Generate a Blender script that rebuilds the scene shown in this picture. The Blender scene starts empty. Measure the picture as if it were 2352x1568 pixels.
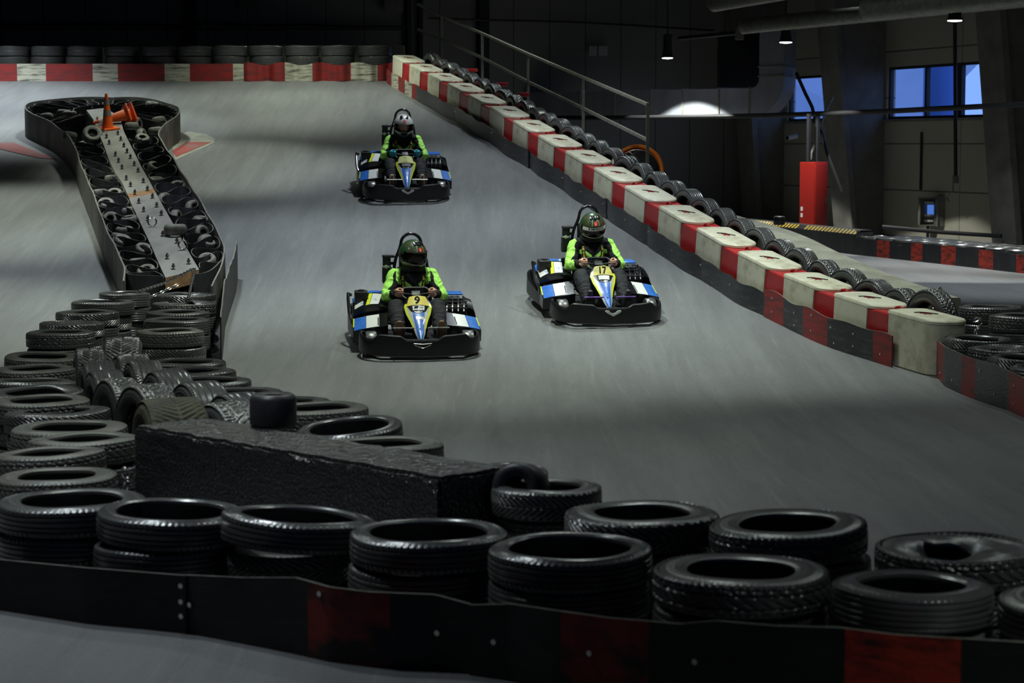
import bpy, bmesh, math, random
from mathutils import Vector, Matrix, Euler
from mathutils.bvhtree import BVHTree
random.seed(7)
SC = bpy.context.scene
COL = SC.collection
PI = math.pi
V = Vector

# ------------------------------------------------------------------ camera model (used to survey the place)
FPX, CAMZ, HORIZ = 4900.0, 2.2, 330.0
PITCH = math.atan((784 - HORIZ) / FPX)
FW = V((0, math.cos(PITCH), -math.sin(PITCH))); UP = V((0, math.sin(PITCH), math.cos(PITCH)))
CAMP = V((0, 0, CAMZ))

def ray(px, py):
    return FW * FPX + V((1, 0, 0)) * (px - 1176) + UP * (784 - py)
def clamp(x, a=0.0, b=1.0): return a if x < a else b if x > b else x
def sstep(a, b, x):
    t = clamp((x - a) / (b - a)); return t * t * (3 - 2 * t)
def gz(x, y):                       # height of the track
    z = -.25 * sstep(9, 21, y)
    yy = min(y, 46.0)
    q = clamp(yy - 20.2, 0, 7)
    z += .178 * q * q / 14
    if yy > 27.2: z += .178 * (yy - 27.2)
    return z
def slope(y): return (gz(0, y + .05) - gz(0, y - .05)) / .1
def at_y(px, py, y):
    d = ray(px, py); return CAMP + d * (y / d.y)
def at_z(px, py, z):
    d = ray(px, py); return CAMP + d * ((z - CAMZ) / d.z)
def at_h(px, py, h=0.0):            # point h above the track seen at a place of the survey photograph
    d = ray(px, py); d = d / d.y
    lo, hi = 3.0, 60.0
    f = lambda t: CAMZ + d.z * t - gz(0, t) - h
    t = lo
    while t < hi:
        if f(t) <= 0: break
        t += .25
    a, b = t - .25, t
    for _ in range(30):
        m = (a + b) / 2
        if f(m) > 0: a = m
        else: b = m
    return CAMP + d * a
def px_of(p):
    q = V(p) - CAMP
    return 1176 + FPX * q.x / q.dot(FW), 784 - FPX * q.dot(UP) / q.dot(FW)

# ------------------------------------------------------------------ materials
def nodes(m):
    m.use_nodes = True
    nt = m.node_tree; nt.nodes.clear()
    o = nt.nodes.new('ShaderNodeOutputMaterial'); b = nt.nodes.new('ShaderNodeBsdfPrincipled')
    nt.links.new(b.outputs[0], o.inputs[0])
    return nt, b
def N(nt, typ, **kw):
    n = nt.nodes.new(typ)
    for k, v in kw.items():
        if k in n.inputs.keys(): n.inputs[k].default_value = v
        else: setattr(n, k, v)
    return n
def rgba(c): return (c[0], c[1], c[2], 1)
def mat(name, col, rough=.5, metal=0., col2=None, scale=8., thr=(.35, .7), bump=0., bscale=60., detail=4., stretch=None, spec=.5, coat=0., emit=None, estr=0., rvar=0.):
    m = bpy.data.materials.new(name); nt, b = nodes(m)
    L = nt.links.new
    b.inputs['Base Color'].default_value = rgba(col); b.inputs['Roughness'].default_value = rough
    b.inputs['Metallic'].default_value = metal; b.inputs['Specular IOR Level'].default_value = spec
    b.inputs['Coat Weight'].default_value = coat; b.inputs['Coat Roughness'].default_value = .1
    tc = N(nt, 'ShaderNodeTexCoord'); src = tc.outputs['Object']
    if stretch:
        mp = N(nt, 'ShaderNodeMapping'); mp.inputs['Scale'].default_value = stretch
        L(src, mp.inputs[0]); vec = mp.outputs[0]
    else: vec = src
    if col2 or rvar:
        nz = N(nt, 'ShaderNodeTexNoise', Scale=scale, Detail=detail, Roughness=.62); L(vec, nz.inputs['Vector'])
        rp = N(nt, 'ShaderNodeMapRange'); rp.inputs[1].default_value = thr[0]; rp.inputs[2].default_value = thr[1]
        L(nz.outputs[0], rp.inputs[0])
        if col2:
            mx = N(nt, 'ShaderNodeMix', data_type='RGBA'); mx.inputs[6].default_value = rgba(col); mx.inputs[7].default_value = rgba(col2)
            L(rp.outputs[0], mx.inputs[0]); L(mx.outputs[2], b.inputs['Base Color'])
        if rvar:
            r2 = N(nt, 'ShaderNodeMapRange'); r2.inputs[3].default_value = rough - rvar; r2.inputs[4].default_value = rough + rvar
            L(nz.outputs[0], r2.inputs[0]); L(r2.outputs[0], b.inputs['Roughness'])
    if bump:
        bz = N(nt, 'ShaderNodeTexNoise', Scale=bscale, Detail=3.); L(vec, bz.inputs['Vector'])
        bp = N(nt, 'ShaderNodeBump', Strength=bump, Distance=.01); L(bz.outputs[0], bp.inputs['Height']); L(bp.outputs[0], b.inputs['Normal'])
    if emit:
        b.inputs['Emission Color'].default_value = rgba(emit); b.inputs['Emission Strength'].default_value = estr
    return m

M = {}
M['rubber'] = mat('tyre_rubber', (.062, .063, .064), .30, col2=(.080, .080, .076), scale=5, bump=.12, bscale=90, rvar=.08, spec=1.0)
M['rubber_grey'] = mat('dusty_rubber', (.070, .070, .062), .44, col2=(.125, .122, .105), scale=6, bump=.15, bscale=80, rvar=.1, spec=.7)
M['rubber_worn'] = mat('scuffed_rubber', (.066, .067, .069), .25, col2=(.085, .085, .083), scale=4, bump=.1, bscale=70, rvar=.08, spec=.8)
M['rubber_olive'] = mat('muddy_rubber', (.075, .068, .035), .7, col2=(.03, .03, .02), scale=9, bump=.3, bscale=30)
M['slick'] = mat('slick_kart_rubber', (.020, .020, .024), .45, col2=(.032, .032, .038), scale=7, rvar=.08)
M['slick_grey'] = mat('old_kart_rubber', (.19, .185, .16), .65, col2=(.06, .06, .055), scale=9, bump=.2)
M['belt'] = mat('conveyor_belt_rubber', (.013, .014, .016), .34, col2=(.075, .077, .082), scale=2.6, thr=(.52, .74), stretch=(1, 1, 6), bump=.5, bscale=9, rvar=.1)
M['belt_dark'] = mat('dark_belt_rubber', (.012, .012, .012), .6, col2=(.03, .029, .027), scale=4, stretch=(1, 1, 4), bump=.2, bscale=30)
M['belt_grey'] = mat('grey_scuffed_belt', (.060, .056, .052), .65, col2=(.16, .15, .135), scale=3, thr=(.4, .75), stretch=(1, 1, .6), bump=.25, bscale=22)
M['belt_in'] = mat('loop_belt_rubber', (.020, .021, .025), .5, col2=(.034, .035, .040), scale=5, bump=.1)
M['belt_edge'] = mat('pale_belt_edge', (.20, .20, .17), .7, col2=(.08, .08, .07), scale=12)
M['red_worn'] = mat('worn_red_paint', (.74, .055, .022), .5, col2=(.025, .018, .018), scale=5, thr=(.45, .66), stretch=(1, 1, 3), bump=.15, bscale=25)
M['red_dark'] = mat('dark_red_paint', (.30, .022, .014), .55, col2=(.016, .013, .013), scale=3.2, thr=(.40, .58), stretch=(1, 1, 2), bump=.15, bscale=25)  # deeper red, mottled with more black than the worn red
M['red_worn2'] = mat('scuffed_red_paint', (.30, .022, .020), .5, col2=(.06, .03, .03), scale=4, thr=(.42, .75), stretch=(.6, .6, 4))
M['white_worn'] = mat('worn_white_paint', (.50, .48, .38), .6, col2=(.09, .085, .07), scale=5, thr=(.46, .66), stretch=(.5, .5, 4))
M['plastic_w'] = mat('stained_white_plastic', (.74, .71, .55), .42, col2=(.38, .32, .20), scale=4.2, thr=(.46, .78), rvar=.05)
M['plastic_w2'] = mat('cleaner_white_plastic', (.78, .75, .60), .4, col2=(.50, .46, .34), scale=3, thr=(.45, .8))
M['plastic_r'] = mat('red_barrier_plastic', (.50, .020, .024), .4, col2=(.36, .015, .016), scale=4, thr=(.4, .7))
M['dark_red'] = mat('deep_red_plug', (.35, .012, .012), .5)
M['concrete'] = mat('raw_concrete', (.36, .35, .28), .8, col2=(.22, .21, .165), scale=3, bump=.35, bscale=25)
M['column'] = mat('column_concrete', (.20, .19, .165), .8, col2=(.13, .125, .11), scale=2, bump=.2, bscale=12)
M['steel'] = mat('painted_steel_rail', (.34, .34, .28), .45, metal=.3, col2=(.22, .22, .18), scale=9)
M['dark_steel'] = mat('dark_steel', (.03, .03, .032), .5, metal=.3)
M['chrome'] = mat('zinc_steel', (.75, .75, .72), .22, metal=1.)
M['galv'] = mat('galvanised_sheet', (.42, .45, .50), .42, metal=.45, col2=(.32, .34, .37), scale=2.5, rvar=.06, stretch=(1, 1, .2))
M['plank'] = mat('scuffed_grey_board', (.25, .24, .22), .55, col2=(.15, .145, .14), scale=3, thr=(.35, .75), stretch=(2, .5, 1), bump=.1, bscale=20)
M['rust'] = mat('rusty_edge', (.30, .15, .06), .8, col2=(.12, .07, .04), scale=14)
M['orange'] = mat('orange_cone_plastic', (.80, .115, .012), .45)
M['cone_w'] = mat('reflective_band', (.72, .72, .70), .4)
M['cone_g'] = mat('grey_band', (.20, .17, .15), .5)
M['black'] = mat('black_plastic', (.008, .008, .009), .22, rvar=.06, scale=12)
M['black_m'] = mat('matt_black_plastic', (.010, .010, .011), .5)
M['bumper'] = mat('scuffed_black_bumper', (.008, .008, .009), .4, col2=(.022, .022, .022), scale=5, thr=(.6, .9), stretch=(1, 1, 6), bump=.1, bscale=14)
M['tube'] = mat('black_painted_tube', (.010, .010, .014), .2, coat=.5)
M['blue'] = mat('blue_decal', (.022, .12, .52), .35, col2=(.05, .20, .62), scale=14, thr=(.4, .7), coat=.3)
M['white'] = mat('white_decal', (.72, .72, .70), .35, coat=.3)
M['white_sc'] = mat('scratched_white_decal', (.68, .68, .66), .38, col2=(.12, .25, .55), scale=16, thr=(.55, .62), stretch=(1, .4, 1))
M['lemon'] = mat('lemon_yellow_decal', (.66, .74, .03), .35, coat=.3)
M['silver'] = mat('silver_decal', (.50, .50, .48), .35, metal=.2)
M['plate'] = mat('yellow_number_plate', (.74, .60, .05), .45, col2=(.60, .49, .06), scale=9)
M['plate_old'] = mat('dirty_yellow_number_plate', (.60, .52, .09), .5, col2=(.25, .23, .08), scale=11, thr=(.45, .7))
M['plate_pale'] = mat('pale_yellow_number_plate', (.72, .72, .22), .45, col2=(.66, .66, .30), scale=9)
M['ink'] = mat('black_ink', (.008, .008, .008), .7, spec=.15)
M['ink_pale'] = mat('faded_ink', (.58, .58, .22), .5)
M['suit'] = mat('black_suit_fabric', (.016, .017, .020), .75, bump=.3, bscale=45)
M['suit_grey'] = mat('dark_grey_trouser_fabric', (.016, .017, .021), .8, col2=(.026, .027, .032), scale=14, bump=.4, bscale=40, spec=.25)
def suit_mat():
    m = mat('suit_fabric_black_and_lime', (.016, .017, .020), .72, bump=.5, bscale=40, spec=.2); nt = m.node_tree; b = [n for n in nt.nodes if n.type == 'BSDF_PRINCIPLED'][0]
    at = N(nt, 'ShaderNodeAttribute', attribute_name='lime'); gt = N(nt, 'ShaderNodeMapRange'); gt.inputs[1].default_value = -.0015; gt.inputs[2].default_value = .0015
    mx = N(nt, 'ShaderNodeMix', data_type='RGBA'); mx.inputs[6].default_value = (.0085, .009, .0115, 1); mx.inputs[7].default_value = (.42, .84, .15, 1)
    nt.links.new(at.outputs['Fac'], gt.inputs[0]); nt.links.new(gt.outputs[0], mx.inputs[0]); nt.links.new(mx.outputs[2], b.inputs['Base Color']); return m
M['jacket'] = suit_mat()
M['yellow_txt'] = mat('yellow_strap_lettering', (.80, .68, .02), .5)
M['strap'] = mat('black_webbing', (.012, .012, .012), .7)
M['skin'] = mat('skin', (.56, .31, .22), .5)
M['eye'] = mat('eye_white', (.6, .6, .58), .2)
M['lip'] = mat('lip', (.36, .13, .11), .5)
M['shoe_brown'] = mat('brown_shoe_suede', (.16, .075, .035), .7)
M['shoe_black'] = mat('black_shoe_leather', (.02, .02, .021), .45)
M['sole'] = mat('pale_shoe_sole', (.55, .46, .30), .6)
M['glove'] = mat('turquoise_glove', (.03, .33, .42), .7, col2=(.05, .45, .50), scale=20)
M['camo'] = mat('green_camo_helmet', (.024, .062, .026), .33, col2=(.070, .056, .026), scale=9, thr=(.5, .56), coat=.35, detail=1)
M['helm_w'] = mat('white_grey_helmet', (.62, .62, .60), .28, coat=.6)
M['helm_g'] = mat('grey_helmet_trim', (.22, .22, .22), .3, coat=.5)
M['red_decal'] = mat('red_decal', (.80, .045, .02), .4)
M['strip_w'] = mat('white_visor_strip', (.60, .60, .55), .5)
M['red_cab'] = mat('red_cabinet_paint', (.30, .013, .008), .5)
M['yellow_haz'] = mat('yellow_hazard_paint', (.72, .50, .03), .5, col2=(.45, .32, .05), scale=15)
M['black_wall'] = mat('black_painted_wall', (.016, .018, .022), .45, col2=(.06, .065, .075), scale=2.5, thr=(.5, .8), stretch=(1, 1, .35), bump=.2, bscale=15)
M['grey_box'] = mat('grey_enamel', (.22, .22, .18), .6, col2=(.14, .14, .11), scale=6)
M['mirror'] = mat('convex_mirror_glass', (.85, .87, .9), .03, metal=1.)
M['orange_rim'] = mat('orange_mirror_rim', (.85, .20, .02), .4)
M['lamp_on'] = mat('lit_lamp_lens', (.8, .8, .8), .4, emit=(.93, .95, 1.), estr=14.)
M['violet'] = mat('lamp_reflector_ring', (.35, .25, .6), .3, metal=.6)
M['screen'] = mat('blue_lit_display', (.05, .1, .3), .4, emit=(.12, .30, 1.), estr=.5)
M['paint_red'] = mat('worn_red_floor_paint', (.30, .050, .045), .75, col2=(.17, .15, .145), scale=4, thr=(.45, .8))
M['paint_pale'] = mat('worn_pale_floor_paint', (.34, .33, .27), .75, col2=(.19, .185, .165), scale=5, thr=(.4, .8))
M['foam'] = mat('white_foam', (.50, .50, .46), .7)
# rough glittering asphalt-coated block
m = bpy.data.materials.new('tarred_rough_block'); nt, b = nodes(m); L = nt.links.new
b.inputs['Base Color'].default_value = (.022, .022, .023, 1); b.inputs['Roughness'].default_value = .22; b.inputs['Specular IOR Level'].default_value = .9
tc = N(nt, 'ShaderNodeTexCoord'); vz = N(nt, 'ShaderNodeTexVoronoi', Scale=48.); nz = N(nt, 'ShaderNodeTexNoise', Scale=30., Detail=5.)
L(tc.outputs['Object'], vz.inputs['Vector']); L(tc.outputs['Object'], nz.inputs['Vector'])
ad = N(nt, 'ShaderNodeMath', operation='ADD'); L(vz.outputs['Distance'], ad.inputs[0]); L(nz.outputs[0], ad.inputs[1])
bp = N(nt, 'ShaderNodeBump', Strength=.75, Distance=.016); L(ad.outputs[0], bp.inputs['Height']); L(bp.outputs[0], b.inputs['Normal'])
M['tar'] = m
# asphalt: streaked with rubber laid along the racing direction
m = bpy.data.materials.new('indoor_track_asphalt'); nt, b = nodes(m); L = nt.links.new
tc = N(nt, 'ShaderNodeTexCoord')
def streak(rot, sc, nscale, lo, hi):
    mp = N(nt, 'ShaderNodeMapping'); mp.inputs['Rotation'].default_value = (0, 0, rot); mp.inputs['Scale'].default_value = sc
    L(tc.outputs['Object'], mp.inputs[0])
    n = N(nt, 'ShaderNodeTexNoise', Scale=nscale, Detail=5., Roughness=.6, Distortion=.4); L(mp.outputs[0], n.inputs['Vector'])
    r = N(nt, 'ShaderNodeMapRange'); r.inputs[1].default_value = lo; r.inputs[2].default_value = hi; L(n.outputs[0], r.inputs[0])
    return r.outputs[0]
s1 = streak(math.radians(20), (3.0, .16, 1), 1.0, .38, .70)
s2 = streak(math.radians(-14), (2.2, .20, 1), 1.6, .48, .72)
s3 = streak(0, (1, 1, 1), .45, .3, .7)
s4 = streak(0, (1, 1, 1), 42., .35, .65)
s5 = streak(math.radians(12), (9., .7, 1), 1.3, .50, .75)
s6 = streak(math.radians(-22), (14., .5, 1), 1.1, .58, .70)
def mixc(f, a, bb, fac=1.0):
    mx = N(nt, 'ShaderNodeMix', data_type='RGBA')
    if fac != 1.0:
        mu = N(nt, 'ShaderNodeMath', operation='MULTIPLY'); mu.inputs[1].default_value = fac; L(f, mu.inputs[0]); f = mu.outputs[0]
    L(f, mx.inputs[0])
    for i, q in ((6, a), (7, bb)):
        if isinstance(q, tuple): mx.inputs[i].default_value = rgba(q)
        else: L(q, mx.inputs[i])
    return mx.outputs[2]
c = mixc(s3, (.185, .190, .190), (.150, .152, .160))
c = mixc(s1, c, (.105, .106, .112), .75)
c = mixc(s2, c, (.095, .096, .102), .55)
c = mixc(s5, c, (.085, .086, .092), .40)
c = mixc(s6, c, (.25, .25, .245), .35)
c = mixc(s4, c, (.22, .22, .215), .40)
mpc = N(nt, 'ShaderNodeMapping'); mpc.inputs['Rotation'].default_value = (0, 0, .5); mpc.inputs['Scale'].default_value = (5., .5, 1)
L(tc.outputs['Object'], mpc.inputs[0])
vr = N(nt, 'ShaderNodeTexNoise', Scale=2.5, Detail=7., Roughness=.7, Distortion=1.2); L(mpc.outputs[0], vr.inputs['Vector'])
rr = N(nt, 'ShaderNodeMapRange'); rr.inputs[1].default_value = .68; rr.inputs[2].default_value = .74; L(vr.outputs[0], rr.inputs[0])
c = mixc(rr.outputs[0], c, (.27, .27, .26), .45)
L(c, b.inputs['Base Color']); b.inputs['Roughness'].default_value = .62; b.inputs['Specular IOR Level'].default_value = .35
nz = N(nt, 'ShaderNodeTexNoise', Scale=70., Detail=4.); L(tc.outputs['Object'], nz.inputs['Vector'])
bp = N(nt, 'ShaderNodeBump', Strength=.5, Distance=.012); L(nz.outputs[0], bp.inputs['Height']); L(bp.outputs[0], b.inputs['Normal'])
M['asphalt'] = m
# sandwich panel wall: seams every few metres
def panel_mat(name, col, seam, sx, sz, zoff=0.0):
    m = bpy.data.materials.new(name); nt, b = nodes(m); L = nt.links.new
    tc = N(nt, 'ShaderNodeTexCoord'); sp = N(nt, 'ShaderNodeSeparateXYZ'); L(tc.outputs['Object'], sp.inputs[0])
    def line(out, step, off, w):
        a = N(nt, 'ShaderNodeMath', operation='ADD'); a.inputs[1].default_value = off; L(out, a.inputs[0])
        d = N(nt, 'ShaderNodeMath', operation='PINGPONG'); d.inputs[1].default_value = step / 2; L(a.outputs[0], d.inputs[0])
        l = N(nt, 'ShaderNodeMath', operation='LESS_THAN'); l.inputs[1].default_value = w; L(d.outputs[0], l.inputs[0])
        return l.outputs[0]
    la = line(sp.outputs[0], sx, 0, .015); lb = line(sp.outputs[2], sz, zoff, .02)
    mxx = N(nt, 'ShaderNodeMath', operation='MAXIMUM'); L(la, mxx.inputs[0]); L(lb, mxx.inputs[1])
    n = N(nt, 'ShaderNodeTexNoise', Scale=.6, Detail=4.); L(tc.outputs['Object'], n.inputs['Vector'])
    m1 = N(nt, 'ShaderNodeMix', data_type='RGBA'); m1.inputs[6].default_value = rgba(col); m1.inputs[7].default_value = rgba([v * .72 for v in col]); L(n.outputs[0], m1.inputs[0])
    m2 = N(nt, 'ShaderNodeMix', data_type='RGBA'); m2.inputs[7].default_value = rgba(seam); L(m1.outputs[2], m2.inputs[6]); L(mxx.outputs[0], m2.inputs[0])
    L(m2.outputs[2], b.inputs['Base Color']); b.inputs['Roughness'].default_value = .7
    return m
M['wall_r'] = panel_mat('pale_wall_panel', (.46, .44, .35), (.12, .12, .1), 60., 1.2, .2)
M['wall_b'] = panel_mat('grey_wall_panel', (.24, .24, .215), (.06, .06, .055), 1.1, 30., 0)
M['wall_s'] = mat('dark_hall_wall', (.08, .08, .08), .8)
M['ceiling'] = mat('dark_ceiling_sheet', (.045, .045, .045), .8, col2=(.03, .03, .03), scale=1)
# glass
def glass_mat(name, col, rough=.02, tint=1.0):
    m = bpy.data.materials.new(name); m.use_nodes = True; nt = m.node_tree; nt.nodes.clear(); L = nt.links.new
    o = nt.nodes.new('ShaderNodeOutputMaterial'); t = N(nt, 'ShaderNodeBsdfTransparent', Color=rgba(col)); g = N(nt, 'ShaderNodeBsdfGlossy', Roughness=rough)
    fr = N(nt, 'ShaderNodeFresnel', IOR=1.5); mx = N(nt, 'ShaderNodeMixShader')
    L(fr.outputs[0], mx.inputs[0]); L(t.outputs[0], mx.inputs[1]); L(g.outputs[0], mx.inputs[2]); L(mx.outputs[0], o.inputs[0])
    return m
M['pane'] = glass_mat('window_glass', (.92, .95, .97))
M['visor'] = glass_mat('smoked_visor', (.30, .26, .23), .04)

# ------------------------------------------------------------------ mesh builder
class MB:
    def __init__(s): s.v = []; s.f = []; s.m = []
    def add(s, vs, fs, mi=0):
        n = len(s.v); s.v += [tuple(p) for p in vs]
        for f in fs: s.f.append(tuple(i + n for i in f)); s.m.append(mi)
        return s
    def box(s, lo, hi, mi=0, mtx=None):
        x0, y0, z0 = lo; x1, y1, z1 = hi
        vs = [V(p) for p in ((x0, y0, z0), (x1, y0, z0), (x1, y1, z0), (x0, y1, z0), (x0, y0, z1), (x1, y0, z1), (x1, y1, z1), (x0, y1, z1))]
        if mtx: vs = [mtx @ p for p in vs]
        return s.add(vs, [(0, 3, 2, 1), (4, 5, 6, 7), (0, 1, 5, 4), (1, 2, 6, 5), (2, 3, 7, 6), (3, 0, 4, 7)], mi)
    def bbox(s, lo, hi, bev=.01, mi=0, mtx=None):
        bm = bmesh.new(); bmesh.ops.create_cube(bm, size=1)
        for v in bm.verts: v.co = V(((lo[k] + hi[k]) / 2 + v.co[k] * (hi[k] - lo[k]) for k in range(3)))
        bmesh.ops.bevel(bm, geom=bm.edges[:], offset=bev, segments=2, affect='EDGES', profile=.6)
        bm.verts.index_update()
        vs = [mtx @ v.co if mtx else v.co.copy() for v in bm.verts]
        s.add(vs, [tuple(v.index for v in f.verts) for f in bm.faces], mi); bm.free(); return s
    def tube(s, pts, r, n=10, mi=0, closed=False, caps=True, sx=1.0):
        pts = [V(p) for p in pts]; k = len(pts)
        rs = r if isinstance(r, (list, tuple)) else [r] * k
        vs = []; prev = None
        for i, p in enumerate(pts):
            a = pts[i - 1] if i or closed else p; bq = pts[(i + 1) % k] if i < k - 1 or closed else p
            t = (bq - a).normalized() if (bq - a).length > 1e-9 else V((0, 0, 1))
            if prev is None:
                up = V((0, 0, 1)) if abs(t.z) < .9 else V((1, 0, 0)); x = t.cross(up).normalized()
            else:
                x = (prev - t * prev.dot(t)); x = x.normalized() if x.length > 1e-6 else t.orthogonal().normalized()
            prev = x; y = t.cross(x)
            for j in range(n):
                aa = 2 * PI * j / n; vs.append(p + (x * math.cos(aa) * sx + y * math.sin(aa)) * rs[i])
        fs = []
        for i in range(k if closed else k - 1):
            for j in range(n):
                a = i * n + j; b2 = i * n + (j + 1) % n; c2 = ((i + 1) % k) * n + (j + 1) % n; d = ((i + 1) % k) * n + j
                fs.append((a, d, c2, b2))
        if caps and not closed: fs += [tuple(range(n)), tuple(range((k - 1) * n, k * n))[::-1]]
        return s.add(vs, fs, mi)
    def cyl(s, a, b2, r, r2=None, n=16, mi=0): return s.tube([a, b2], [r, r if r2 is None else r2], n, mi)
    def lathe(s, prof, n=32, mi=0, mtx=None, closed=False):
        vs = []; k = len(prof)
        for (r, z) in prof:
            for j in range(n):
                a = 2 * PI * j / n; p = V((r * math.cos(a), r * math.sin(a), z)); vs.append(mtx @ p if mtx else p)
        fs = []
        for i in range(k if closed else k - 1):
            for j in range(n):
                fs.append((i * n + j, i * n + (j + 1) % n, ((i + 1) % k) * n + (j + 1) % n, ((i + 1) % k) * n + j))
        return s.add(vs, fs, mi)
    def grid(s, rows, mi=0, fm=None):
        a, b2 = len(rows), len(rows[0]); n = len(s.v)
        s.v += [tuple(p) for r in rows for p in r]
        for i in range(a - 1):
            for j in range(b2 - 1):
                s.f.append((n + i * b2 + j, n + i * b2 + j + 1, n + (i + 1) * b2 + j + 1, n + (i + 1) * b2 + j)); s.m.append(fm(i, j) if fm else mi)
        return s
    def prism(s, poly, z0, z1, mi=0, mtx=None):
        k = len(poly)
        vs = [V((p[0], p[1], z0)) for p in poly] + [V((p[0], p[1], z1)) for p in poly]
        if mtx: vs = [mtx @ p for p in vs]
        return s.add(vs, [tuple(range(k))[::-1], tuple(range(k, 2 * k))] + [(i, (i + 1) % k, k + (i + 1) % k, k + i) for i in range(k)], mi)
    def ribbon(s, bot, top, th, mi=0, fm=None):
        """upright strip with thickness th; bot/top matching point lists"""
        k = len(bot); vs = []
        for i in range(k):
            a = V(bot[max(0, i - 1)]); c2 = V(bot[min(k - 1, i + 1)]); t = c2 - a; t.z = 0
            nn = V((-t.y, t.x, 0)).normalized() * th / 2 if t.length > 1e-9 else V((0, 0, 0))
            vs += [V(bot[i]) - nn, V(top[i]) - nn, V(top[i]) + nn, V(bot[i]) + nn]
        n = len(s.v); s.v += [tuple(p) for p in vs]
        for i in range(k - 1):
            for j in range(4):
                s.f.append((n + i * 4 + j, n + i * 4 + (j + 1) % 4, n + i * 4 + 4 + (j + 1) % 4, n + i * 4 + 4 + j)); s.m.append((fm(i, j) if fm else mi))
        s.f += [(n + 3, n + 2, n + 1, n), (n + 4 * k - 4, n + 4 * k - 3, n + 4 * k - 2, n + 4 * k - 1)]; s.m += [fm(0, 0) if fm else mi, fm(k - 2, 0) if fm else mi]
        return s
    def mesh(s, name, mats, smooth=35, fix=True):
        me = bpy.data.meshes.new(name); me.from_pydata(s.v, [], s.f)
        for mm in mats: me.materials.append(mm)
        me.polygons.foreach_set('material_index', s.m)
        if fix:
            bm = bmesh.new(); bm.from_mesh(me); bmesh.ops.recalc_face_normals(bm, faces=bm.faces[:]); bm.to_mesh(me); bm.free()
        if smooth:
            me.polygons.foreach_set('use_smooth', [True] * len(me.polygons)); me.set_sharp_from_angle(angle=math.radians(smooth))
        me.update(); return me

def link(name, me, parent=None):
    o = bpy.data.objects.new(name, me); COL.objects.link(o)
    if parent: o.parent = parent
    return o
def mm(*names): return [M[n] if isinstance(n, str) else n for n in names]
def part(name, mb, mats, parent, label=None, smooth=35):
    me = mb if isinstance(mb, bpy.types.Mesh) else mb.mesh(name, mm(*mats) if isinstance(mats, (list, tuple)) else mm(mats), smooth)
    o = link(name, me, parent)
    if label: o['label'] = label
    return o
def tag(o, label, cat, group=None, kind=None):
    o['label'] = label; o['category'] = cat
    if group: o['group'] = group
    if kind: o['kind'] = kind
    return o
def thing(name, label, cat, loc=(0, 0, 0), group=None, mtx=None):
    o = link(name, None); o.empty_display_size = .1
    if mtx is not None: o.matrix_world = mtx
    else: o.location = loc
    return tag(o, label, cat, group)
def solid(name, mb, mats, label, cat, group=None, smooth=35, kind=None):
    """a thing that is one mesh given in place; its origin goes to its base"""
    xs = [p[0] for p in mb.v]; ys = [p[1] for p in mb.v]; zs = [p[2] for p in mb.v]
    c = V(((min(xs) + max(xs)) / 2, (min(ys) + max(ys)) / 2, min(zs)))
    mb.v = [(p[0] - c.x, p[1] - c.y, p[2] - c.z) for p in mb.v]
    o = link(name, mb.mesh(name, mm(*mats) if isinstance(mats, (list, tuple)) else mm(mats), smooth)); o.location = c
    return tag(o, label, cat, group, kind)
def struct(name, mb, mats, smooth=35, parent=None, label=None):
    o = link(name, mb.mesh(name, mm(*mats) if isinstance(mats, (list, tuple)) else mm(mats), smooth), parent)
    if not parent: o['kind'] = 'structure'
    if label and not parent: o['label'] = label
    return o
ORD = ['first', 'second', 'third', 'fourth', 'fifth', 'sixth', 'seventh', 'eighth', 'ninth', 'tenth', 'eleventh', 'twelfth', 'thirteenth', 'fourteenth', 'fifteenth', 'sixteenth', 'seventeenth', 'eighteenth', 'nineteenth', 'twentieth']
ORD += ['twenty-' + q for q in ORD[:9]] + ['thirtieth'] + ['thirty-' + q for q in ORD[:9]]
def resample(pts, n):
    pts = [V(p) for p in pts]; d = [0]
    for a, b2 in zip(pts, pts[1:]): d.append(d[-1] + (b2 - a).length)
    out = []; j = 0
    for i in range(n):
        t = d[-1] * i / (n - 1)
        while j < len(d) - 2 and d[j + 1] < t: j += 1
        out.append(pts[j].lerp(pts[j + 1], clamp((t - d[j]) / max(1e-9, d[j + 1] - d[j]))))
    return out
def smooth_path(pts, n, it=2):
    p = [V(q) for q in pts]
    for _ in range(it):
        q = [p[0]]
        for a, b2 in zip(p, p[1:]): q += [a.lerp(b2, .25), a.lerp(b2, .75)]
        p = q + [p[-1]]
    return resample(p, n)
def text_mesh(txt, size=1.0, bold=0.0, res=3):
    cu = bpy.data.curves.new('t', 'FONT'); cu.body = txt; cu.size = size; cu.offset = bold; cu.align_x = 'CENTER'; cu.align_y = 'CENTER'; cu.resolution_u = res
    o = bpy.data.objects.new('t', cu); COL.objects.link(o)
    dg = bpy.context.evaluated_depsgraph_get(); me = bpy.data.meshes.new_from_object(o.evaluated_get(dg))
    bm = bmesh.new(); bm.from_mesh(me); bmesh.ops.subdivide_edges(bm, edges=[e for e in bm.edges if e.calc_length() > size * .12], cuts=2); bmesh.ops.triangulate(bm, faces=bm.faces[:])
    bm.verts.index_update(); r = ([v.co.copy() for v in bm.verts], [tuple(v.index for v in f.verts) for f in bm.faces]); bm.free()
    bpy.data.objects.remove(o); bpy.data.meshes.remove(me); bpy.data.curves.remove(cu); return r
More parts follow.
